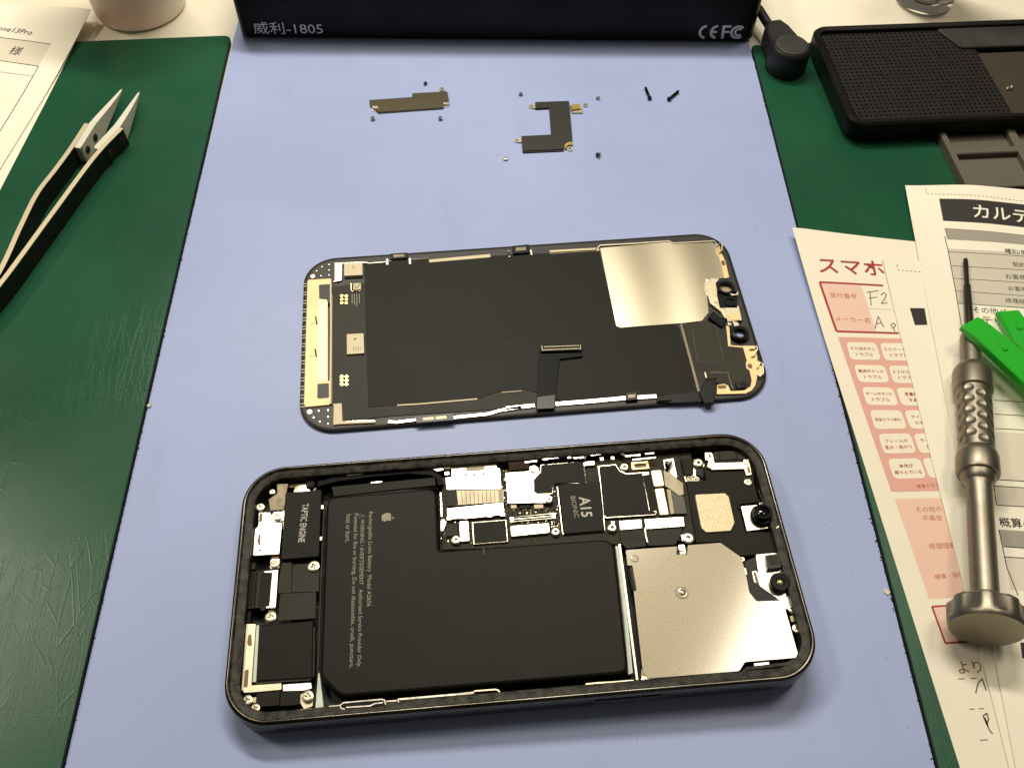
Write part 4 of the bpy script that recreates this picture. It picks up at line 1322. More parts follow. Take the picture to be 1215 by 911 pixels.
# front face frame: local x along the face, y up, z towards the viewer
FRF = Frame(BXF.o + by * 0.6, Matrix((bx, Vector((0, 0, 1)), -by)).transposed())
front = bpy.data.objects.new('front_print', None)
BX, BX2 = Zn(260, 0, 3.574), Zn(600, 0, 3.574)


def to_box(me):
    """Meshes drawn on the front face, brought into the box's own coordinates."""
    M4 = BXF.mat().inverted() @ FRF.mat()
    me.transform(M4)


def front_obj(name, b_, m):
    me = b_.mesh(name)
    to_box(me)
    return link(name, me, m, case)


a0, a1 = FRF.at(BX(145, 120), 0.05), FRF.at(BX(438, 118), 0.05)
hh = FRF.at(BX(220, 92), 0.05)[1] - FRF.at(BX(220, 143), 0.05)[1]
o = lettering('\u5a01\u5229-1805', case, a0[0], a0[1], 0.05, 0, 'print_grey', width=a1[0] - a0[0], height=hh)
to_box(o.data)


def arc(cx, cy, rx, ry, t0, t1, n=18):
    return [(cx + rx * math.cos(math.radians(t0 + (t1 - t0) * k / n)), cy + ry * math.sin(math.radians(t0 + (t1 - t0) * k / n))) for k in range(n + 1)]


def fp(x, y):
    return FRF.at(BX2(x, y), 0.04)


for kind, x0, x1 in (('C', 815, 850), ('E', 862, 897)):
    c = fp((x0 + x1) / 2 + 10, 137)
    top = fp(x0, 108)[1]
    rad = abs(top - c[1]) - 0.35
    b = MB()
    b.strip(arc(c[0] + 1.0, c[1], rad, rad, 100, 260), 1.05, 0.02, 0.05)
    if kind == 'E':
        b.strip([(c[0] - rad + 1.2, c[1]), (c[0] + 0.6, c[1])], 1.0, 0.02, 0.052)
    front_obj('conformity_mark', b, 'print_grey')
b = MB()
f0, f1, f2 = fp(918, 165), fp(926, 110), fp(957, 112)
b.strip([f0, f1], 1.1, 0.02, 0.05)
b.strip([(f1[0] - 0.3, f1[1] - 0.4), (f2[0], f1[1] - 0.4)], 1.0, 0.02, 0.053)
fm = fp(924, 137)
b.strip([(fm[0], fm[1]), (fp(950, 137)[0], fm[1])], 0.8, 0.02, 0.053)
c = fp(985, 138)
rad = abs(fp(985, 110)[1] - c[1]) - 0.4
b.strip(arc(c[0], c[1], rad, rad, 48, 312), 1.0, 0.02, 0.05)
b.strip(arc(c[0] + 0.3, c[1], rad * 0.55, rad * 0.55, 48, 312), 0.85, 0.02, 0.05)
front_obj('conformity_mark', b, 'print_grey')
bpy.data.objects.remove(front)

# ---------------------------------------------------------------- brackets and screws laid out on the mat
S1, S2 = Zn(420, 80, 8.679), Zn(580, 90, 5.0625)


def local_frame(x, y, z=0.0, rz=0.0):
    q = W(x, y, z)
    return Frame((q[0], q[1], z), Matrix.Rotation(rz, 3, 'Z'))


fr = local_frame(487, 122, 0.02)
t = thing('metal_bracket', fr, 'long stepped olive gold metal cover plate with three screw tabs', 'metal bracket')
CUR[:] = [fr, t]
PP('plate', S1, [(158, 337), (600, 306), (601, 268), (875, 252), (960, 248), (978, 345), (915, 368), (925, 415), (250, 462), (180, 400), (164, 395)], 0.75, 0.25, 'bracket_olive', 0.15, 0.05)
PP('plate_lip', S1, [(250, 463), (925, 416), (925, 422), (250, 470)], 0.5, 0.48, 'bracket_olive', 0.0, 0.0)
for c, rr in (((215, 440), 0.95), ((952, 395), 0.95)):
    u, v = fr.at(S1(*c), 0.3)
    add('screw_tab', MB().lathe([(rr, 0), (rr, 0.28), (rr * 0.45, 0.28), (rr * 0.45, 0.05)], u, v, 20, True, True), 'silver', t)
PP('bright_step', S1, [(182, 400), (240, 398), (258, 425), (200, 425)], 0.8, 0.3, 'silver', 0.15)
PP('bright_step', S1, [(918, 365), (980, 355), (983, 380), (920, 385)], 0.8, 0.3, 'silver', 0.15)
u, v = fr.at(S1(905, 222), 0.5)
add('screw_tab', MB().lathe([(0.95, 0.2), (0.95, 0.7), (0.5, 0.7), (0.5, 0.2)], u, v, 20, False, False), 'nickel', t)

fr = local_frame(650, 150, 0.02)
t = thing('metal_bracket', fr, 'black C shaped metal cover plate with a small gold block at one corner', 'metal bracket')
CUR[:] = [fr, t]
PP('plate', S2, [(278, 158), (482, 151), (503, 398), (460, 402), (448, 440), (203, 452), (195, 362), (374, 353), (362, 192), (280, 197)], 0.8, 0.3, 'bracket_black', 0.25, 0.06)
PP('plate_lip', S2, [(203, 453), (448, 441), (450, 450), (205, 461)], 0.5, 0.48, 'bracket_black', 0.0, 0.0)
for c in ((255, 183), (168, 387), (487, 438), (580, 173)):
    u, v = fr.at(S2(*c), 0.5)
    add('screw_tab', MB().lathe([(1.05, 0.05), (1.05, 0.5), (0.55, 0.5), (0.55, 0.05)], u, v, 20, False, False), 'nickel', t)
PP('tab_arm', S2, [(262, 172), (285, 170), (286, 195), (264, 197)], 0.55, 0.25, 'nickel', 0.1)
PP('tab_arm', S2, [(175, 376), (197, 374), (198, 398), (177, 400)], 0.55, 0.25, 'nickel', 0.1)
PP('gold_block', S2, [(488, 175), (545, 166), (552, 198), (497, 205)], 1.2, 1.0, 'gold', 0.3, 0.15)
PP('tab_arm', S2, [(497, 205), (562, 190), (565, 222), (500, 222)], 0.6, 0.4, 'nickel', 0.1)
PP('bright_step', S2, [(455, 412), (470, 400), (503, 395), (505, 412), (478, 416), (465, 436), (455, 438)], 0.85, 0.3, 'gold', 0.1)


def loose_screw(x, y, r, h, m, shank, tilt, rz, label, group=None):
    fr_ = local_frame(x, y, 0.0)
    t_ = thing('screw', fr_, label, 'screw', group)
    if tilt:
        zc = r * math.sin(abs(tilt)) + 0.02
        E_ = (tilt, 0, rz)
        off = (0, 0, zc)
    else:
        E_ = (math.pi, 0, rz) if shank < 0 else (0, 0, rz)
        off = (0, 0, abs(shank) + 0.02 if shank > 0 else h + 0.02)
    me = screw_mesh(r, h, m)
    link('head', me, None, t_, off, E_)
    b_ = MB().lathe([(r * 0.42, -abs(shank)), (r * 0.5, -abs(shank) + 0.15), (r * 0.5, 0.02)], 0, 0, 14)
    add('shank', b_, m, t_, off, E_)


TS = 'tiny grey screw beside the stepped olive gold plate'
loose_screw(*S1(735, 180), 0.8, 0.5, 'screw_grey', 1.0, 0.9, 0.6, TS + ', resting tilted on its side', None)
loose_screw(*S1(195, 542), 0.8, 0.5, 'screw_grey', 0.7, 0, 0.2, TS + ', standing head up below its narrow end')
loose_screw(*S1(890, 540), 0.8, 0.5, 'screw_grey', 0.7, 0, 0.9, TS + ', standing head up below its wide end')
loose_screw(*S2(190, 117), 0.85, 0.5, 'screw_grey', 0.8, 0.35, 0.9, 'tiny grey screw beside the black C shaped plate')
loose_screw(*S2(655, 140), 0.9, 0.5, 'screw_metal', 0.9, -0.5, 0.2, 'tiny brass coloured screw beside the gold block of the black plate')
loose_screw(*S2(100, 503), 0.9, 0.5, 'screw_metal', 0.4, 0, 0.4, 'tiny brass coloured screw beside the lower arm of the black plate')
loose_screw(*S2(655, 488), 1.0, 0.5, 'screw_grey', 1.3, 1.3, -0.8, 'tiny silver grey screw lying on its side beside the black plate')


def long_screw(p_head, p_tip, label):
    a = W(*S2(*p_head), 0.7)
    c = W(*S2(*p_tip), 0.5)
    L_ = math.hypot(c[0] - a[0], c[1] - a[1])
    ang = math.atan2(c[1] - a[1], c[0] - a[0])
    fr_ = Frame((a[0], a[1], 0), Matrix.Rotation(ang, 3, 'Z'))
    t_ = thing('pentalobe_screw', fr_, label, 'screw', None)
    rot = (0, math.pi / 2, 0)
    add('head', MB().lathe([(0.55, -0.1), (0.8, 0.15), (0.8, 0.9), (0.55, 1.3)], 0, 0, 20), 'screw_black', t_, (0, 0, 0.8), rot)
    prof = [(0.42, 1.3), (0.42, 2.2)]
    z = 2.2
    while z < L_ - 0.3:
        prof += [(0.52, z + 0.08), (0.40, z + 0.2)]
        z += 0.22
    prof += [(0.30, L_)]
    add('thread', MB().lathe(prof, 0, 0, 14), 'screw_black', t_, (0, 0, 0.8), rot)


long_screw((968, 140), (940, 74), 'long black bottom screw, upright one of the pair')
long_screw((1078, 145), (1140, 95), 'long black bottom screw, slanted one of the pair')

# ---------------------------------------------------------------- tweezers with ceramic tips
T = Zn(0, 90, 3.035)
ZT = 8.9          # height of the upper edge of the strips
twf = local_frame(100, 230, 1.32)
tw = thing('tweezers', twf, 'black tweezers with white ceramic tips lying open on the green mat', 'tweezers')
CUR[:] = [twf, tw]


def wall(path, th, z0, z1):
    """A strip standing on edge along a path; z0, z1 may vary along it."""
    b_ = MB()
    n = len(path)
    rings_ = []
    for i in range(n):
        a, c = Vector(path[max(i - 1, 0)]), Vector(path[min(i + 1, n - 1)])
        tt = (c - a).normalized()
        nn = Vector((-tt.y, tt.x)) * (th[i] if isinstance(th, list) else th) / 2
        p = Vector(path[i])
        l0, h0 = (z0[i] if isinstance(z0, list) else z0), (z1[i] if isinstance(z1, list) else z1)
        rings_.append(b_.ring([(*(p - nn), l0), (*(p + nn), l0), (*(p + nn), h0), (*(p - nn), h0)]))
    for a, c in zip(rings_, rings_[1:]):
        b_.bridge(a, c)
    b_.f.append(tuple(rings_[0][::-1]))
    b_.f.append(tuple(rings_[-1]))
    return b_


def smooth_path(pts, n=8):
    out = []
    for i in range(len(pts) - 1):
        p0, p1, p2, p3 = (Vector(pts[max(i - 1, 0)]), Vector(pts[i]), Vector(pts[i + 1]), Vector(pts[min(i + 2, len(pts) - 1)]))
        for k in range(n):
            f = k / n
            out.append(tuple(0.5 * ((2 * p1) + (p2 - p0) * f + (2 * p0 - 5 * p1 + 4 * p2 - p3) * f * f + (3 * p1 - p0 - 3 * p2 + p3) * f ** 3)))
    out.append(tuple(pts[-1]))
    return out


zt = ZT - 1.32
arm_r = [(437, 188), (338, 293), (175, 512), (0, 748), (-120, 880), (-260, 1010)]
arm_l = [(312, 172), (255, 260), (198, 338), (132, 425), (72, 545), (0, 700), (-100, 850), (-252, 1004)]
for path in (arm_r, arm_l):
    q = smooth_path([twf.at(T(*p), zt) for p in path])
    arm = add('arm', wall(q, 1.3, 0.0, zt - 0.3), 'tweezer_black', tw, smooth=30)
    add('bright_edge', wall(q, 1.7, zt - 0.3, zt), 'tweezer_edge', arm, smooth=30)


def tip(base, end, side, back):
    """A ceramic tip: a square block that tapers to a point."""
    a, c = Vector(twf.at(T(*base), zt)), Vector(twf.at(T(*end), zt * 0.55))
    d = (c - a)
    L_ = d.length
    d /= L_
    nn = Vector((-d.y, d.x)) * side
    da = (a - Vector(twf.at(T(*back), zt))).normalized()
    na = Vector((-da.y, da.x)) * side
    rings_ = []
    b_ = MB()
    for f, w, h0, h1 in ((-0.50, 2.1, 0.6, zt - 0.5), (-0.47, 2.5, 0.3, zt - 0.2), (0.02, 2.5, 0.3, zt - 0.1), (0.2, 2.4, 0.8, zt - 0.8), (0.5, 2.0, 1.9, zt - 2.0), (0.8, 1.3, 3.0, zt - 3.1), (0.96, 0.75, 3.55, zt - 3.6), (1.0, 0.4, 3.7, zt - 3.75)):
        p = a + (d if f > 0 else da) * (L_ * f)
        i0 = p + na * 0.72
        i1 = p + na * (0.72 + w)
        if f > 0.1:
            mid = 1.9 * (1 - f)
            i0, i1 = p + nn * (mid - w * 0.48), p + nn * (mid + w * 0.52)
        if f >= 0.8:
            pass
        rings_.append(b_.ring([(*i0, h0), (*i1, h0), (*i1, h1), (*i0, h1)]))
    for p, q in zip(rings_, rings_[1:]):
        b_.bridge(p, q)
    b_.f.append(tuple(rings_[0][::-1]))
    b_.f.append(tuple(rings_[-1]))
    o = add('ceramic_tip', b_, 'ceramic', tw, smooth=25)
    return o, a, da, na, L_


def rivet(o, a, d, nn, off, f):
    p = a + d * f + nn * off
    b_ = MB()
    rr = [(1.45, 0.0), (1.4, 0.25), (0.9, 0.55), (0.35, 0.7)]
    zc = zt * 0.52
    s = nn.normalized() * (1 if off > 0 else -1)
    rings_ = []
    tdir = Vector((d.x, d.y, 0))
    for r0, h in rr:
        rings_.append(b_.ring([Vector((p.x + s.x * h, p.y + s.y * h, zc)) + tdir * (r0 * math.cos(k * math.pi / 9)) + Vector((0, 0, 1)) * (r0 * math.sin(k * math.pi / 9)) for k in range(18)]))
    for u_, v_ in zip(rings_, rings_[1:]):
        b_.bridge(u_, v_)
    b_.f.append(tuple(rings_[-1]))
    add('rivet', b_, 'dark_steel', o)


o, a, d, nn, L_ = tip((312, 172), (437, 47), -1, (255, 260))
rivet(o, a, d, nn, 3.2, -3.0)
rivet(o, a, d, nn, 3.2, -9.5)
o, a, d, nn, L_ = tip((437, 188), (500, 57), 1, (335, 293))
rivet(o, a, d, nn, -0.66, -3.0)
rivet(o, a, d, nn, -0.66, -10.0)


# ---------------------------------------------------------------- paper forms
K, K2, K3 = Zn(930, 210, 3.646), Zn(970, 380, 3.796), Zn(1000, 590, 2.837)
K4, K5, K6 = Zn(1080, 130, 5.06), Zn(1100, 290, 4.79), Zn(1090, 640, 3.36)
N = Zn(0, 0, 4.05)


class Sheet:
    """A sheet of paper with a gentle relief; print lies just above it."""

    def __init__(self, name, corners, z, relief, m, label, nu=26, nv=34):
        q = [W(x, y, z) for x, y in corners]           # far-left, far-right, near-right, near-left
        self.z, self.relief = z, relief
        for _ in range(4):
            q = [W(x, y, z + relief(*c)) for (x, y), c in zip(corners, q)]
        self.fr = Frame((q[0][0], q[0][1], 0.0))
        self.root = thing(name, self.fr, label, 'paper form')
        b_ = MB()
        o = self.fr.o
        th = 0.09
        grid = []
        for j in range(nv + 1):
            row = []
            for i in range(nu + 1):
                f, g = i / nu, j / nv
                x = (q[0][0] * (1 - f) + q[1][0] * f) * (1 - g) + (q[3][0] * (1 - f) + q[2][0] * f) * g
                y = (q[0][1] * (1 - f) + q[1][1] * f) * (1 - g) + (q[3][1] * (1 - f) + q[2][1] * f) * g
                row.append((x - o.x, y - o.y))
            grid.append(row)
        top = [[b_.ring([(x, y, self.h(x, y))])[0] for x, y in row] for row in grid]
        bot = [[b_.ring([(x, y, self.h(x, y) - th)])[0] for x, y in row] for row in grid]
        for j in range(nv):
            for i in range(nu):
                b_.f.append((top[j][i], top[j + 1][i], top[j + 1][i + 1], top[j][i + 1]))
                b_.f.append((bot[j][i], bot[j][i + 1], bot[j + 1][i + 1], bot[j + 1][i]))
        edge = [(0, i) for i in range(nu)] + [(j, nu) for j in range(nv)] + [(nv, i) for i in range(nu, 0, -1)] + [(j, 0) for j in range(nv, 0, -1)]
        for k in range(len(edge)):
            a, c = edge[k], edge[(k + 1) % len(edge)]
            b_.f.append((top[a[0]][a[1]], top[c[0]][c[1]], bot[c[0]][c[1]], bot[a[0]][a[1]]))
        self.paper = add('sheet', b_, m, self.root, smooth=30)

    def h(self, x, y):
        return self.z + self.relief(x + self.fr.o.x, y + self.fr.o.y)

    def pt(self, Z, x, y):
        q = self.fr.at(Z(x, y), self.z)
        for _ in range(4):
            q = self.fr.at(Z(x, y), self.h(*q))
        return q

    def fill(self, Z, pts, m, lift=0.05, r=0.0, name='printed_panel', sub=24):
        p = [self.pt(Z, *a) for a in pts]
        b_ = MB()
        if len(p) == 4 and r == 0:
            idx = []
            for j in range(sub + 1):
                row = []
                for i in range(sub + 1):
                    f, g = i / sub, j / sub
                    x = (p[0][0] * (1 - f) + p[1][0] * f) * (1 - g) + (p[3][0] * (1 - f) + p[2][0] * f) * g
                    y = (p[0][1] * (1 - f) + p[1][1] * f) * (1 - g) + (p[3][1] * (1 - f) + p[2][1] * f) * g
                    row.append(b_.ring([(x, y, self.h(x, y) + lift)])[0])
                idx.append(row)
            for j in range(sub):
                for i in range(sub):
                    b_.f.append((idx[j][i], idx[j + 1][i], idx[j + 1][i + 1], idx[j][i + 1]))
        else:
            p = ccw(rounded(p, r, 4))
            a = b_.ring([(x, y, self.h(x, y) + lift) for x, y in p])
            b_.f.append(tuple(a))
        return add(name, b_, m, self.root, smooth=0)

    def line(self, Z, pts, w, m, lift=0.06, name='ruled_line', dash=None):
        p = [self.pt(Z, *a) for a in pts]
        b_ = MB()
        segs = []
        for a, c in zip(p, p[1:]):
            L_ = math.hypot(c[0] - a[0], c[1] - a[1])
            n = max(1, int(L_ / 4))
            if dash:
                n = max(1, int(L_ / dash))
            for k in range(n):
                f0, f1 = k / n, (k + (0.55 if dash else 1)) / n
                segs.append((ext(a, c, f0), ext(a, c, f1)))
        for a, c in segs:
            d = Vector((c[0] - a[0], c[1] - a[1]))
            if d.length < 1e-6:
                continue
            d.normalize()
            nn = Vector((-d.y, d.x)) * w / 2
            i = b_.ring([(*(Vector(a) + nn), self.h(*a) + lift), (*(Vector(a) - nn), self.h(*a) + lift), (*(Vector(c) - nn), self.h(*c) + lift), (*(Vector(c) + nn), self.h(*c) + lift)])
            b_.f.append(tuple(i))
        return add(name, b_, m, self.root, smooth=0)

    def text(self, s, Z, a, c, m, h=None, bold=0.0, lift=0.08, shear=0.0):
        p, q = self.pt(Z, *a), self.pt(Z, *c)
        L_ = math.hypot(q[0] - p[0], q[1] - p[1])
        return lettering(s, self.root, p[0], p[1], lift, math.atan2(q[1] - p[1], q[0] - p[0]), m, width=L_, height=h, bold=bold, anchor=(0, 0.5), surf=self.h, shear=shear)


def lift_corner(px, py, reach, amount, z=1.5):
    c = Vector(W(px, py, z))
    return lambda x, y: amount * max(0.0, 1 - (Vector((x, y)) - c).length / reach) ** 2


# pink repair order, lowest of the pile
f1 = lift_corner(945, 275, 60, 2.2)
pinkf = Sheet('repair_form', [(940, 270), (1300, 305), (1420, 960), (1158, 970)], 1.45, f1, 'paper_pinkform',
              'pink printed repair form with a grid of rounded boxes, partly under white sheets')
pinkf.text('\u30b9\u30de\u30db', K, (150, 382), (432, 398), 'ink_red', bold=0.012)
pinkf.line(K, [(430, 470), (155, 455), (228, 668), (497, 676)], 0.75, 'ink_red')
pinkf.fill(K, [(160, 460), (335, 470), (400, 670), (230, 664)], 'fill_pink', 0.04)
pinkf.line(K, [(365, 570), (470, 574)], 0.15, 'fill_tan')
pinkf.text('\u53d7\u4ed8\u756a\u53f7', K, (200, 511), (315, 518), 'ink_rose')
pinkf.text('\u30e1\u30fc\u30ab\u30fc\u540d', K, (222, 613), (372, 622), 'ink_rose')
for st in ([(358, 500), (368, 498), (410, 492)], [(372, 497), (378, 555)], [(368, 525), (402, 520)], [(420, 512), (432, 500), (443, 508), (438, 525), (422, 548), (448, 545)],
           [(395, 655), (408, 603), (432, 650)], [(398, 635), (424, 632)], [(462, 640), (475, 632), (484, 642), (472, 655), (464, 642)], [(474, 652), (480, 668)]):
    pinkf.line(K, st, 0.32, 'pencil', name='handwriting')
pinkf.fill(K2, [(92, 75), (575, 88), (760, 762), (333, 772)], 'fill_rose', 0.04)
cells = [((127, 98), (262, 102), (287, 180), (150, 178)), ((162, 200), (300, 204), (326, 281), (187, 279)), ((198, 300), (336, 304), (366, 384), (222, 381)),
         ((234, 404), (375, 406), (404, 488), (258, 491)), ((272, 512), (417, 509), (446, 597), (299, 601)), ((314, 624), (460, 621), (492, 710), (344, 715)),
         ((279, 102), (420, 105), (445, 184), (303, 181)), ((318, 204), (455, 207), (480, 285), (342, 282)), ((352, 303), (490, 306), (520, 386), (380, 384)),
         ((389, 405), (530, 407), (560, 490), (418, 488)), ((430, 510), (575, 508), (605, 596), (460, 598)), ((470, 620), (620, 617), (650, 705), (503, 710))]
words = [('\u305d\u306e\u4ed6\u30dc\u30bf\u30f3', '\u30c8\u30e9\u30d6\u30eb'), ('\u96fb\u6e90\u30dc\u30bf\u30f3\u306e', '\u30c8\u30e9\u30d6\u30eb'), ('\u30db\u30fc\u30e0\u30dc\u30bf\u30f3\u306e', '\u30c8\u30e9\u30d6\u30eb'),
         ('\u80cc\u9762\u30ac\u30e9\u30b9\u5272\u308c', None), ('\u30d5\u30ec\u30fc\u30e0\u306e', '\u6b6a\u307f\u30fb\u66f2\u304c\u308a'), ('\u672c\u4f53\u304c', '\u81a8\u3089\u3093\u3067\u3044\u308b'),
         ('\uff33\uff24\u30ab\u30fc\u30c9\u306e', '\u30c8\u30e9\u30d6\u30eb'), ('\uff33\uff29\uff2d\u30ab\u30fc\u30c9', '\u30c8\u30e9\u30d6\u30eb'), ('\u97f3\u91cf\u8abf\u7bc0', '\u4e0d\u5177\u5408'),
         ('\u30b5\u30a4\u30ec\u30f3\u30c8', '\u306e\u4e0d\u5177\u5408'), ('\u30e9\u30a4\u30c8\u30fb\u30d5', '\u304c\u58ca\u308c'), ('\u30ab\u30e1\u30e9', '\u4e0d\u826f')]


def lerp2(a, c, f):
    return (a[0] + (c[0] - a[0]) * f, a[1] + (c[1] - a[1]) * f)


for cell, (w1, w2) in zip(cells, words):
    pinkf.fill(K2, cell, 'paper_pinkform', 0.09, r=1.6, name='printed_box')
    for k, s in enumerate((w1, w2)):
        if not s:
            continue
        g = 0.5 if w2 is None else (0.36 if k == 0 else 0.68)
        L0, R0 = lerp2(cell[0], cell[3], g), lerp2(cell[1], cell[2], g)
        wd_ = min(0.84, len(s) * 0.128 + 0.06)
        pinkf.text(s, K2, lerp2(L0, R0, 0.5 - wd_ / 2), lerp2(L0, R0, 0.5 + wd_ / 2), 'ink_red', lift=0.12, bold=0.01)
pinkf.text('\u672c\u4f53\u30c8\u30e9\u30d6\u30eb', K2, (445, 747), (572, 742), 'ink_red')
pinkf.fill(K2, [(347, 802), (640, 795), (770, 1600), (560, 1610)], 'fill_peach', 0.04) if False else None
pinkf.fill(K3, [(175, 5), (385, 0), (475, 332), (290, 340)], 'fill_peach', 0.04)
pinkf.text('\u305d\u306e\u4ed6\u306e', K3, (245, 41), (332, 38), 'ink_rose')
pinkf.text('\u4e0d\u5177\u5408', K3, (268, 71), (334, 68), 'ink_rose')
pinkf.text('\u4fee\u7406\u7d4c\u9a13', K3, (289, 165), (381, 160), 'ink_rose')
pinkf.text('\u88dc\u511f\u30fb\u4fdd\u967a\u306e', K3, (309, 267), (425, 258), 'ink_rose')
pinkf.fill(K3, [(300, 368), (420, 362), (470, 480), (345, 490)], 'fill_pink', 0.04)
pinkf.line(K3, [(460, 483), (345, 490), (300, 367), (400, 361)], 0.5, 'ink_red')
pinkf.text('\u3088\u308a', K3, (386, 572), (466, 568), 'ink_brown')
for st in ([(447, 658), (455, 625), (470, 608)], [(470, 612), (482, 648)], [(472, 735), (485, 725), (490, 745), (485, 765), (478, 740), (492, 780), (504, 795)], [(472, 735), (488, 770)]):
    pinkf.line(K3, st, 0.35, 'pencil', name='handwriting')
for (x0, y0_, x1) in ((388, 610, 470), (425, 712, 490), (462, 816, 510)):
    pinkf.line(K3, [(x0, y0_), (x1, y0_ - 3)], 0.22, 'ink_soft', dash=2.2, name='dashed_line')

# second white sheet, between the pink form and the chart
f2 = lift_corner(1044, 306, 40, 0.8)
sheet2 = Sheet('white_form', [(1047, 305), (1330, 330), (1420, 950), (1205, 940)], 1.95, lambda x, y: f1(x, y) * 0.6 + f2(x, y), 'paper',
               'white form sheet with a black square, between the pink form and the chart')
sheet2.line(K, [(490, 378), (492, 402), (600, 412)], 0.25, 'ink_soft', dash=1.4, name='dashed_line')
sheet2.fill(K, [(545, 567), (609, 568), (621, 640), (567, 641)], 'ink', 0.05, name='black_square')

# the chart on top of the pile
far0, far1 = Vector(W(1074, 220, 4)), Vector(W(1330, 236, 4))


def f3(x, y):
    # the far edge rides up over the grey tray
    t_ = (x - far0.x) / (far1.x - far0.x)
    d_ = (far0.y + (far1.y - far0.y) * t_) - y
    t_ = max(0.0, min(1.0, (t_ + 0.05) / 0.4))
    return 3.3 * max(0.0, 1 - max(d_, 0) / 60.0) ** 2 * t_ * t_ * (3 - 2 * t_)


chart = Sheet('chart_form', [(1074, 220), (1330, 236), (1430, 950), (1209, 930)], 2.5, f3, 'paper',
              'white chart form with a black heading bar, lying under the screwdriver', 60, 60)
chart.line(K, [(613, 48), (617, 74), (1039, 106), (1250, 125)], 0.22, 'ink_soft', dash=1.3, name='dashed_line')
chart.fill(K4, [(173, 538), (860, 592), (890, 730), (197, 668)], 'ink', 0.2, name='heading_bar')
chart.text('\u30ab\u30eb\u30c6', K4, (375, 614), (715, 650), 'paper', bold=0.010, lift=0.34)
chart.fill(K4, [(205, 715), (860, 776), (875, 830), (222, 780)], 'fill_grey', 0.04)
chart.fill(K5, [(118, 25), (700, 62), (760, 372), (172, 335)], 'fill_tan', 0.04)
chart.line(K4, [(205, 715), (860, 776)], 0.22, 'ink_soft')
rows = [((120, 43), (700, 80)), ((135, 122), (700, 158)), ((148, 193), (700, 228)), ((162, 265), (700, 303)), ((172, 335), (700, 372))]
for a, c in rows:
    chart.line(K5, [a, c], 0.22, 'ink')
chart.line(K5, [(100, -45), (118, 30), (162, 265), (200, 490)], 0.25, 'ink')
for s, a, c in (('\u7a2e\u5225/\u6a5f\u7a2e', (440, 38), (610, 50)), ('\u5951\u7d04\u5185\u5bb9', (485, 113), (640, 125)), ('\u304a\u5ba2\u69d8\u540d', (445, 182), (600, 192)), ('\u304a\u5ba2\u69d8\u756a', (460, 250), (610, 260)), ('\u4fee\u7406\u7d4c\u904e', (443, 318), (600, 330))):
    chart.text(s, K5, a, c, 'ink')
chart.text('\u305d\u306e\u4ed6\u30d0\u30c3', K5, (258, 370), (500, 388), 'ink')
chart.text('\u30c6\u30ea\u30fc', K5, (312, 430), (500, 445), 'ink')
for a, c in (((795, 360), (1100, 378)), ((797, 422), (1100, 440)), ((800, 487), (1110, 503))):
    chart.line(K2, [a, c], 0.22, 'ink')
chart.fill(K2, [(797, 502), (1110, 518), (1150, 735), (806, 715)], 'fill_pale', 0.04)
chart.line(K2, [(806, 717), (1150, 738)], 0.22, 'ink')
chart.fill(K2, [(804, 748), (1150, 768), (1165, 850), (810, 832)], 'fill_tan', 0.04)
chart.line(K2, [(806, 832), (795, 745), (1150, 768)], 0.25, 'ink')
chart.line(K2, [(810, 832), (1165, 852)], 0.25, 'ink')
chart.line(K2, [(760, 300), (795, 500)], 0.25, 'ink_soft')
chart.text('\u6982\u7b97\u306e', K3, (526, 82), (640, 90), 'ink', bold=0.008)
chart.fill(K3, [(526, 108), (760, 122), (775, 182), (540, 165)], 'fill_grey', 0.04)
chart.fill(K3, [(545, 202), (775, 215), (800, 320), (565, 310)], 'fill_pale', 0.04)
chart.line(K3, [(525, 108), (552, 235), (590, 330)], 0.25, 'ink')
chart.line(K3, [(540, 165), (775, 182)], 0.25, 'ink')
chart.line(K3, [(545, 200), (775, 214)], 0.25, 'ink')
chart.fill(K3, [(597, 487), (720, 495), (730, 548), (604, 540)], 'ink', 0.05, name='black_square')

# forms at the top left: two sheets, the lower one peeping out along the long edge
r0 = lift_corner(108, 12, 70, 4.0, 1.5)
low = Sheet('order_form', [(-240, -20), (106, 16), (-22, 268), (-460, 200)], 1.45, lambda x, y: 0.35 * r0(x, y), 'paper',
            'blank white sheet peeping out from under the order form')
form = Sheet('order_form', [(-240, -24), (108, 11.5), (-32, 252), (-460, 190)], 1.9, r0, 'paper',
             'white order form with a ruled table and model name beside the tweezers')
form.text('iPhone13Pro', N, (-58, 128), (157, 160), 'ink', shear=0.1)
form.fill(N, [(-300, 145), (243, 215), (185, 318), (-380, 240)], 'fill_pale', 0.04)
form.line(N, [(-300, 142), (245, 214)], 0.35, 'ink')
form.line(N, [(-380, 240), (185, 320), (0, 632)], 0.3, 'ink')
form.line(N, [(-380, 298), (157, 368)], 0.22, 'ink_soft')
form.text('\u69d8', N, (50, 243), (106, 250), 'ink')

# ---------------------------------------------------------------- screwdriver
ZTIP, ZCAP = 4.0, 11.9
tipw, capw = W(1145.5, 307, ZTIP), W(1171, 741, ZCAP)
P0, P1_ = Vector((tipw[0], tipw[1], ZTIP)), Vector((capw[0], capw[1], ZCAP))
ax = (P1_ - P0)
SL = ax.length
ax.normalize()
sx_ = ax.cross(Vector((0, 0, 1))).normalized()
SDF = Frame(P0, Matrix((sx_, ax.cross(sx_), ax)).transposed())


def crown(p, w):
    d = CROT @ Vector(((p[0] - PW / 2) / FOC, -(p[1] - PH_ / 2) / FOC, -1.0))
    up = sx_.cross(ax).normalized()
    if up.z < 0:
        up = -up
    t_ = (P0 + up * w - CAM).dot(up) / d.dot(up)
    return (CAM + d * t_ - P0).dot(ax)


SDF.crown = crown
sd = thing('screwdriver', SDF, 'small bronze steel screwdriver with dimpled grip lying on the chart', 'screwdriver')


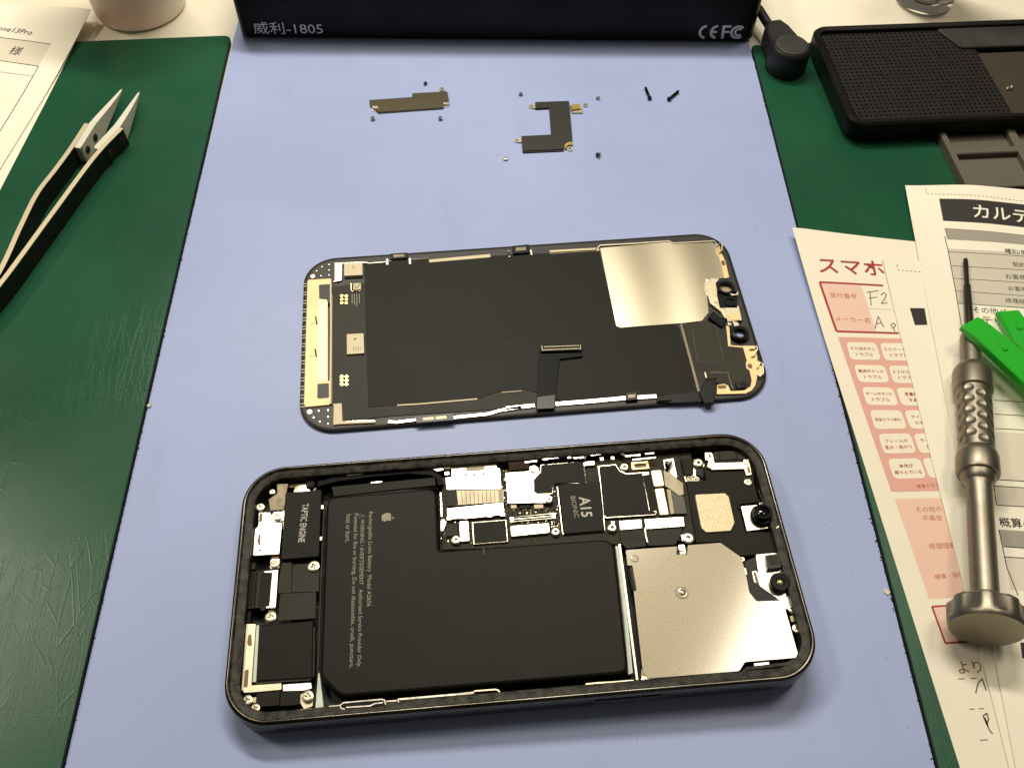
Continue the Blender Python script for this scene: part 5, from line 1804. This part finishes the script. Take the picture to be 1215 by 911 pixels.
def s_at(x, y):
    """Distance along the tool axis and half-width for a photo position on it."""
    d = CROT @ Vector(((x - PW / 2) / FOC, -(y - PH_ / 2) / FOC, -1.0))
    # closest approach of the ray to the axis
    w0 = CAM - P0
    a, b_, c, dd, e = ax.dot(ax), ax.dot(d), d.dot(d), ax.dot(w0), d.dot(w0)
    den = a * c - b_ * b_
    sc, tc = (c * dd - b_ * e) / den, (b_ * dd - a * e) / den
    return sc, ((P0 + ax * sc) - (CAM + d * tc)).length


def sec(y, x0, x1):
    # half-width from the two outlines, distance along the axis from the crown of the surface
    w0, w1 = s_at(x0, y)[1], s_at(x1, y)[1]
    w = (w0 + w1) / 2
    return SDF.crown(((x0 + x1) / 2, y), w), w


def lathe_px(name, rows_, m, n=40, parent=None):
    prof = []
    for y, x0, x1 in rows_:
        s, w = sec(y, x0, x1)
        prof.append((w, s))
    return add(name, MB().lathe(prof, 0, 0, n), m, parent or sd, smooth=22)


lathe_px('bit', [(306, 1143.4, 1148.4), (308, 1142.8, 1149.2), (335, 1144.3, 1150.3), (336.5, 1143.0, 1152.3), (395, 1145, 1157)], 'dark_steel', 20)
lathe_px('collar', [(391, 1139, 1162), (393.5, 1138, 1163), (396, 1137.8, 1164), (426, 1138.2, 1165.5)], 'steel')
lathe_px('grip_ring', [(424.5, 1134, 1173), (427, 1130, 1177), (430, 1129, 1178.5), (449, 1130.5, 1179.5), (452, 1133, 1178)], 'steel')
# dimpled grip: radius pressed in round each dimple
s0, w0 = sec(450, 1133.5, 1177.5)
s1, w1 = sec(524, 1136, 1181)
b = MB()
nu, nv = 150, 110
pit, rad_d, dep = [], 1.38, 0.4
L_ = s1 - s0
nd = 10
rowsd = 5
for c in range(nd):
    for k in range(rowsd):
        pit.append((2 * math.pi * (c + 0.5) / nd, s0 + L_ * (0.1 + 0.8 * (k + (0.5 if c % 2 else 0.0)) / (rowsd - 0.5))))
rings = []
for j in range(nv + 1):
    s = s0 + L_ * j / nv
    w = w0 + (w1 - w0) * j / nv
    near = [(a_, z_) for a_, z_ in pit if abs(z_ - s) < rad_d]
    ring = []
    for i in range(nu):
        a_ = 2 * math.pi * i / nu
        r_ = w
        for pa, pz in near:
            da = (a_ - pa + math.pi) % (2 * math.pi) - math.pi
            dist = math.hypot(da * w, s - pz)
            if dist < rad_d:
                r_ = w - dep * (1 - (dist / rad_d) ** 2) ** 0.75
        ring.append((r_ * math.cos(a_), r_ * math.sin(a_), s))
    rings.append(b.ring(ring))
for p, q in zip(rings, rings[1:]):
    b.bridge(p, q)
add('grip', b, 'steel', sd, smooth=30)
lathe_px('grip_ring', [(523, 1136, 1182), (526, 1133, 1184), (529, 1132.3, 1185.5), (546, 1133, 1186.8), (549, 1134.5, 1186), (550.5, 1137, 1184)], 'steel')
lathe_px('neck', [(549, 1138, 1184), (556, 1139, 1182), (560, 1140.5, 1181), (564, 1143.5, 1179), (569, 1145, 1177.5), (600, 1145.6, 1178.8), (694, 1149.5, 1185), (712, 1150.2, 1185.7)], 'steel')
# fluted end cap
_, wcap = sec(722, 1120.5, 1217)
sc0 = SDF.crown((1167, 693), wcap)
sc1 = SDF.crown((1167, 723), wcap)
b = MB()
n = 96
prev = None
for f, k in ((0.0, 0.80), (0.03, 0.90), (0.12, 0.985), (0.2, 1.0), (0.62, 1.0), (0.82, 1.0), (0.93, 0.985), (1.0, 0.95)):
    ring = []
    for i in range(n):
        a_ = 2 * math.pi * i / n
        fl = 0.0
        if f < 0.80:
            ph = (a_ * 8 / (2 * math.pi) + 0.5) % 1.0
            fl = 0.085 * max(0.0, 1 - ((ph - 0.5) / 0.34) ** 2) * min(1.0, (0.82 - f) / 0.1)
        r_ = wcap * k * (1 - fl)
        ring.append((r_ * math.cos(a_), r_ * math.sin(a_), sc0 + (sc1 - sc0) * f))
    r_ = b.ring(ring)
    if prev:
        b.bridge(prev, r_)
    else:
        b.f.append(tuple(r_[::-1]))
    prev = r_
b.f.append(tuple(prev))
add('end_cap', b, 'steel', sd, smooth=35)


# ---------------------------------------------------------------- green plastic opening picks
def pick(pts, z, label, tilt):
    """A flat bar with a chiselled end; pts traced clockwise from the end's far corner."""
    fr_ = Frame((*W(*K5(*pts[0]), z), z - 2.6), Matrix.Rotation(0, 3, 'Z'))
    fr_.R = Matrix.Rotation(tilt[1], 3, 'Y') @ Matrix.Rotation(tilt[0], 3, 'X')
    t_ = thing('opening_pick', fr_, label, 'opening tool')
    p = [Vector(fr_.at(K5(*q), 2.6)) for q in pts]
    b_ = MB()
    # p0 far end corner, p1 near end corner, p2 near side far along, p3 far side far along
    ends = (0.0, 0.02, 0.12, 0.45, 1.0)
    hs = (1.7, 2.0, 2.55, 2.6, 2.6)
    rings_ = []
    for f, h_ in zip(ends, hs):
        a, c = p[0] * (1 - f) + p[3] * f, p[1] * (1 - f) + p[2] * f
        e = (c - a).normalized() * 0.35
        rings_.append(b_.ring([(*a, 0.0), (*c, 0.0), (*c, h_ - 0.35), (*(c - e), h_), (*(a + e), h_), (*a, h_ - 0.35)]))
    for q, r0_ in zip(rings_, rings_[1:]):
        b_.bridge(q, r0_)
    b_.f.append(tuple(rings_[0][::-1]))
    b_.f.append(tuple(rings_[-1]))
    bar = add('bar', b_, 'green_plastic', t_, smooth=30)
    # raised arrow mark
    f, g = 0.30, 0.5
    c = (p[0] * (1 - f) + p[3] * f) * (1 - g) + (p[1] * (1 - f) + p[2] * f) * g
    d = (p[3] - p[0]).normalized()
    nn = Vector((-d.y, d.x))
    add('raised_mark', MB().prism(rounded([tuple(c - d * 2.4 + nn * 0.5), tuple(c + d * 1.6 + nn * 1.3), tuple(c + d * 2.4), tuple(c + d * 1.6 - nn * 1.3), tuple(c - d * 2.4 - nn * 0.5)], 0.3), 2.4, 3.0, 0.38), 'green_plastic', t_)
    return t_


ZPICK = 12.3
pick([(300, 400), (203, 455), (790, 1010), (900, 890)], ZPICK, 'green plastic opening pick resting across the screwdriver collar', (0.0, 0.05))
pick([(530, 362), (405, 372), (500, 560), (760, 800)], 6.6, 'green plastic opening pick lying on the chart beyond the screwdriver', (0.0, 0.0))

# ---------------------------------------------------------------- black parts tray with a perforated mat
Mz = Zn(880, 0, 3.627)
ZT2 = 10.5
ta, tb = W(*Mz(300, 122), ZT2), W(*Mz(470, 520), ZT2)
tfar = W(*Mz(1215, 78), ZT2)
ty = Vector((ta[0] - tb[0], ta[1] - tb[1], 0)).normalized()
tx = Vector((ty.y, -ty.x, 0))
D_ = math.hypot(ta[0] - tb[0], ta[1] - tb[1])
TRF = Frame((tb[0], tb[1], 1.32), Matrix((tx, ty, Vector((0, 0, 1)))).transposed())
tray = thing('parts_tray', TRF, 'black plastic tray with a perforated mat standing on the green mat', 'tray')
hT = ZT2 - 1.32
TW = 150.0
cor = TRF.at(Mz(505, 570), hT * 0.5)
b = MB()
out = ccw(rrect(0, -2.0, TW, D_ + 1.5, 6, 6))
inn = inset(out, 3.0)
ring0, ring1 = b.ring([(x, y, 0.0) for x, y in inset(out, 1.5)]), b.ring([(x, y, 2.0) for x, y in out])
ring2, ring3 = b.ring([(x, y, hT - 0.8) for x, y in out]), b.ring([(x, y, hT) for x, y in inset(out, 0.8)])
ring4, ring5 = b.ring([(x, y, hT) for x, y in inset(out, 2.2)]), b.ring([(x, y, hT - 0.6) for x, y in inn])
ring6 = b.ring([(x, y, hT - 3.6) for x, y in inn])
for p, q in ((ring0, ring1), (ring1, ring2), (ring2, ring3), (ring3, ring4), (ring4, ring5), (ring5, ring6)):
    b.bridge(p, q)
b.f.append(tuple(ring0[::-1]))
b.f.append(tuple(ring6))
add('tray_body', b, 'tray_black', tray, smooth=40)
# perforated mat: every cell a square with a round hole sunk into it
zf = hT - 2.0
pm = TRF.at(Mz(1160, 478), zf)[0]
x0, x1, y0_, y1_ = 3.2, pm, 1.3, D_ - 1.7
nx, ny = 32, 25
b = MB()
cw, chh = (x1 - x0) / nx, (y1_ - y0_) / ny
for i in range(nx):
    for j in range(ny):
        cx, cy = x0 + (i + 0.5) * cw, y0_ + (j + 0.5) * chh
        sq = [(cx + cw * 0.5 * a, cy + chh * 0.5 * c) for a, c in ((1, 0), (1, 1), (0, 1), (-1, 1), (-1, 0), (-1, -1), (0, -1), (1, -1))]
        rr = 0.24 * min(cw, chh)
        hl = [(cx + rr * math.cos(k * math.pi / 4), cy + rr * math.sin(k * math.pi / 4)) for k in range(8)]
        A_ = b.ring([(x, y, zf) for x, y in sq])
        B_ = b.ring([(x, y, zf) for x, y in hl])
        C_ = b.ring([(x, y, zf - 1.2) for x, y in hl])
        b.bridge(A_, B_)
        b.bridge(B_, C_)
        b.f.append(tuple(C_))
tag(add('perforated_mat', b, 'tray_mat', tray, smooth=0), kind='stuff')
b = MB()
b.box(x1 + 0.25, y0_, zf - 1.4, TW - 3.4, D_ * 0.70, zf - 0.4, 0.1)
add('brown_panel', b, 'tray_brown', tray)
b = MB()
b.prism(rounded([(x1 - 12, D_ - 1.8), (x1 - 6, D_ * 0.74), (TW - 3.4, D_ * 0.74), (TW - 3.4, D_ - 1.8)], [1, 3, 1, 1]), zf - 0.9, zf + 1.0, 0.4)
add('raised_pad', b, 'tray_pad', tray)
q = TRF.at(Mz(1150, 382), zf)
fr_ = Frame(TRF.o + TRF.R @ Vector((q[0], q[1], zf - 0.39)), TRF.R)
t_ = thing('tiny_part', fr_, 'tiny bright metal part on the brown panel of the black tray', 'metal part')
CUR[:] = [fr_, t_]
add('body', MB().prism(rrect(-1.1, -0.7, 0.3, 0.7, 0.2, 2), 0, 1.0, 0.2), 'silver', t_)
add('tab', MB().prism(rrect(0.5, -0.5, 1.3, 0.9, 0.2, 2), 0, 1.5, 0.2), 'silver', t_)

# ---------------------------------------------------------------- grey sorting tray poking out below it
zg = 5.0
gfr = Frame((*W(*Mz(890, 620), zg), 1.32), TRF.R)
gt = thing('sorting_tray', gfr, 'brown grey sorting tray with compartments, tucked under the black tray', 'tray')
CUR[:] = [gfr, gt]
hz = zg - 1.32
o0 = gfr.at(Mz(885, 600), hz)
w0_ = 95.0
yt, yb = 9.0, -62.0
xs = [0.0, 3.0, 35.5, 39.0, 71.5, 75.0, 92.0, w0_]
ys = [yb, yb + 3, -33.0, -27.5, -6.0, -1.5, yt - 1, yt]
y_hi = gfr.at(Mz(1000, 635), hz)[1]
y_2t, y_2b = gfr.at(Mz(1000, 660), hz)[1], gfr.at(Mz(1000, 800), hz)[1]
x_l, x_r = gfr.at(Mz(935, 680), hz)[0], gfr.at(Mz(1215, 690), hz)[0]
x_t0, x_t1 = gfr.at(Mz(905, 625), hz)[0], gfr.at(Mz(1185, 632), hz)[0]
b = MB()
rim = ccw(rrect(min(0, o0[0]) - 1.0, y_2b - 10, w0_, y_hi + 14, 2.0, 4))
b.prism(rim, 0, hz - 2.4, 0.0)
add('tray_floor', b, 'grey_tray', gt)
b = MB()
xl = rim[0][0]
X0, X1 = min(p[0] for p in rim), max(p[0] for p in rim)
Y0, Y1 = min(p[1] for p in rim), max(p[1] for p in rim)
zz0 = hz - 2.402
bars = [(X0, Y0, x_l, Y1), (x_r, Y0, x_r + 3.2, Y1), (X1 - 3, Y0, X1, Y1)]
for (a, c, d, e) in bars:
    b.prism([(a, c), (d, c), (d, e), (a, e)], zz0, hz, 0.35)
for (c, e) in ((y_2t, y_hi), (y_2b - 1.2, y_2b + 0.6), (Y0, Y0 + 3)):
    for (a, d) in ((x_l, x_r), (x_r + 3.2, X1 - 3)):
        b.prism([(a, c), (d, c), (d, e), (a, e)], zz0, hz - 0.003, 0.35)
add('compartment_walls', b, 'grey_tray', gt)
for k in range(4):
    xx = x_l + 6 + k * 9.0
    add('slot', MB().prism(rrect(xx, y_2b - 6.5, xx + 6.5, y_2b - 1.6, 0.8, 3), hz - 2.39, hz - 1.6, 0.0), 'cavity', gt)

# ---------------------------------------------------------------- cable puck beside the box
pz = 12.0
pc = W(*Mz(215, 195), pz)
puf = Frame((pc[0], pc[1], 1.32))
pu = thing('cable_plug', puf, 'round black cable plug with its lead, beside the device box', 'plug')
hz2 = pz - 1.32
rp = abs(W(*Mz(290, 200), pz)[0] - W(*Mz(145, 200), pz)[0]) / 2
body = add('body', MB().lathe([(rp * 1.18, 0.0), (rp * 1.22, 1.0), (rp * 1.2, hz2 - 2.2), (rp * 1.08, hz2 - 0.4), (rp, hz2)], 0, 0, 40), 'black_rubber', pu, smooth=30)
add('top_disc', MB().lathe([(rp * 0.97, hz2 + 0.002), (rp * 0.95, hz2 + 0.35), (rp * 0.80, hz2 + 0.5)], 0, 0, 40), 'tray_pad', body)
a1_ = puf.at(Mz(135, 95), hz2 - 2)
b = MB()
dvec = Vector(a1_).normalized()
nv_ = Vector((-dvec.y, dvec.x))
Ln = Vector(a1_).length
b.prism([tuple(dvec * (rp * 0.3) + nv_ * rp * 1.0), tuple(dvec * (rp * 0.3) - nv_ * rp * 1.0), tuple(dvec * (Ln * 0.75) - nv_ * rp * 0.75), tuple(dvec * Ln - nv_ * rp * 0.45), tuple(dvec * Ln + nv_ * rp * 0.45), tuple(dvec * (Ln * 0.75) + nv_ * rp * 0.75)], 1.0, hz2 - 0.8, 0.8)
add('strain_relief', b, 'black_rubber', pu)
p2 = puf.at(Mz(78, 45), hz2 - 4)
b = MB().tube(smooth_path([(*(dvec * (Ln * 0.9)), hz2 * 0.5), (*p2, hz2 * 0.55), (p2[0] - 12, p2[1] + 26, 5), (p2[0] - 6, p2[1] + 70, 2.2), (p2[0] + 20, p2[1] + 120, 0.8)], 6) if False else
           [Vector(v_) for v_ in ((*(dvec * (Ln * 0.9)), hz2 * 0.5), (*p2, hz2 * 0.6), (p2[0] - 3, p2[1] + 14, hz2 * 0.5), (p2[0] - 4, p2[1] + 40, 3.0), (p2[0] + 4, p2[1] + 80, 0.0), (p2[0] + 25, p2[1] + 130, -0.6))], 1.9, 14)
add('cable', b, 'black_rubber', pu, smooth=60)

# ---------------------------------------------------------------- vessels on the white desk
cpos = W(1104, -20, -1.2)
ccx = W(1075, 2, -1.2), W(1142, 2, -1.2)
gr = abs(ccx[1][0] - ccx[0][0]) / 2
near = W(1106, 21.5, -1.2)
gfr2 = Frame((near[0], near[1] + gr, -1.19))
gl = thing('drinking_glass', gfr2, 'clear round glass standing behind the black tray', 'glass')
add('bowl', MB().lathe([(gr * 0.75, 0.0), (gr * 0.97, 1.2), (gr, 3), (gr * 1.04, 40), (gr * 1.07, 80), (gr * 1.0, 80), (gr * 0.97, 40), (gr * 0.9, 6), (gr * 0.6, 4)], 0, 0, 56), 'clear_glass', gl, smooth=50)
fl = add('contents', MB().lathe([(gr * 0.5, 4.3), (gr * 0.84, 8), (gr * 0.92, 30)], 0, 0, 40), 'frosted', gl)

cl_, cr_ = W(106, 5, -1.2), W(212, 5, -1.2)
cr = abs(cr_[0] - cl_[0]) / 2
nearc = W(160, 40.5, -1.2)
cfr = Frame((nearc[0], nearc[1] + cr, -1.19))
cup = thing('beige_cup', cfr, 'beige translucent plastic cup standing behind the green mat', 'cup')
add('cup_wall', MB().lathe([(cr * 0.86, 0.0), (cr * 0.97, 0.8), (cr, 3), (cr * 1.10, 70), (cr * 1.06, 70), (cr * 0.95, 4), (cr * 0.8, 3.5)], 0, 0, 64), 'frosted', cup, smooth=40)
add('rim', MB().lathe([(cr * 1.05, 69.9), (cr * 1.13, 70), (cr * 1.13, 72), (cr * 1.05, 72)], 0, 0, 64, False, False), 'frosted', cup)

rc = W(40, -8, -1.2)
rfr = Frame((rc[0], rc[1] + 6, -1.19))
rd = thing('red_case', rfr, 'red plastic case behind the order form, mostly cut off', 'case')
add('shell', MB().prism(rounded([(-60, -6), (14, -2), (17, 22), (-60, 24)], [2, 4, 4, 2]), 0, 12, 1.5), 'red_plastic', rd)
add('lid', MB().prism(rounded([(-59, -5), (13, -1.2), (16, 21), (-59, 23)], [2, 4, 4, 2]), 12.002, 15, 1.0), 'red_plastic', rd)
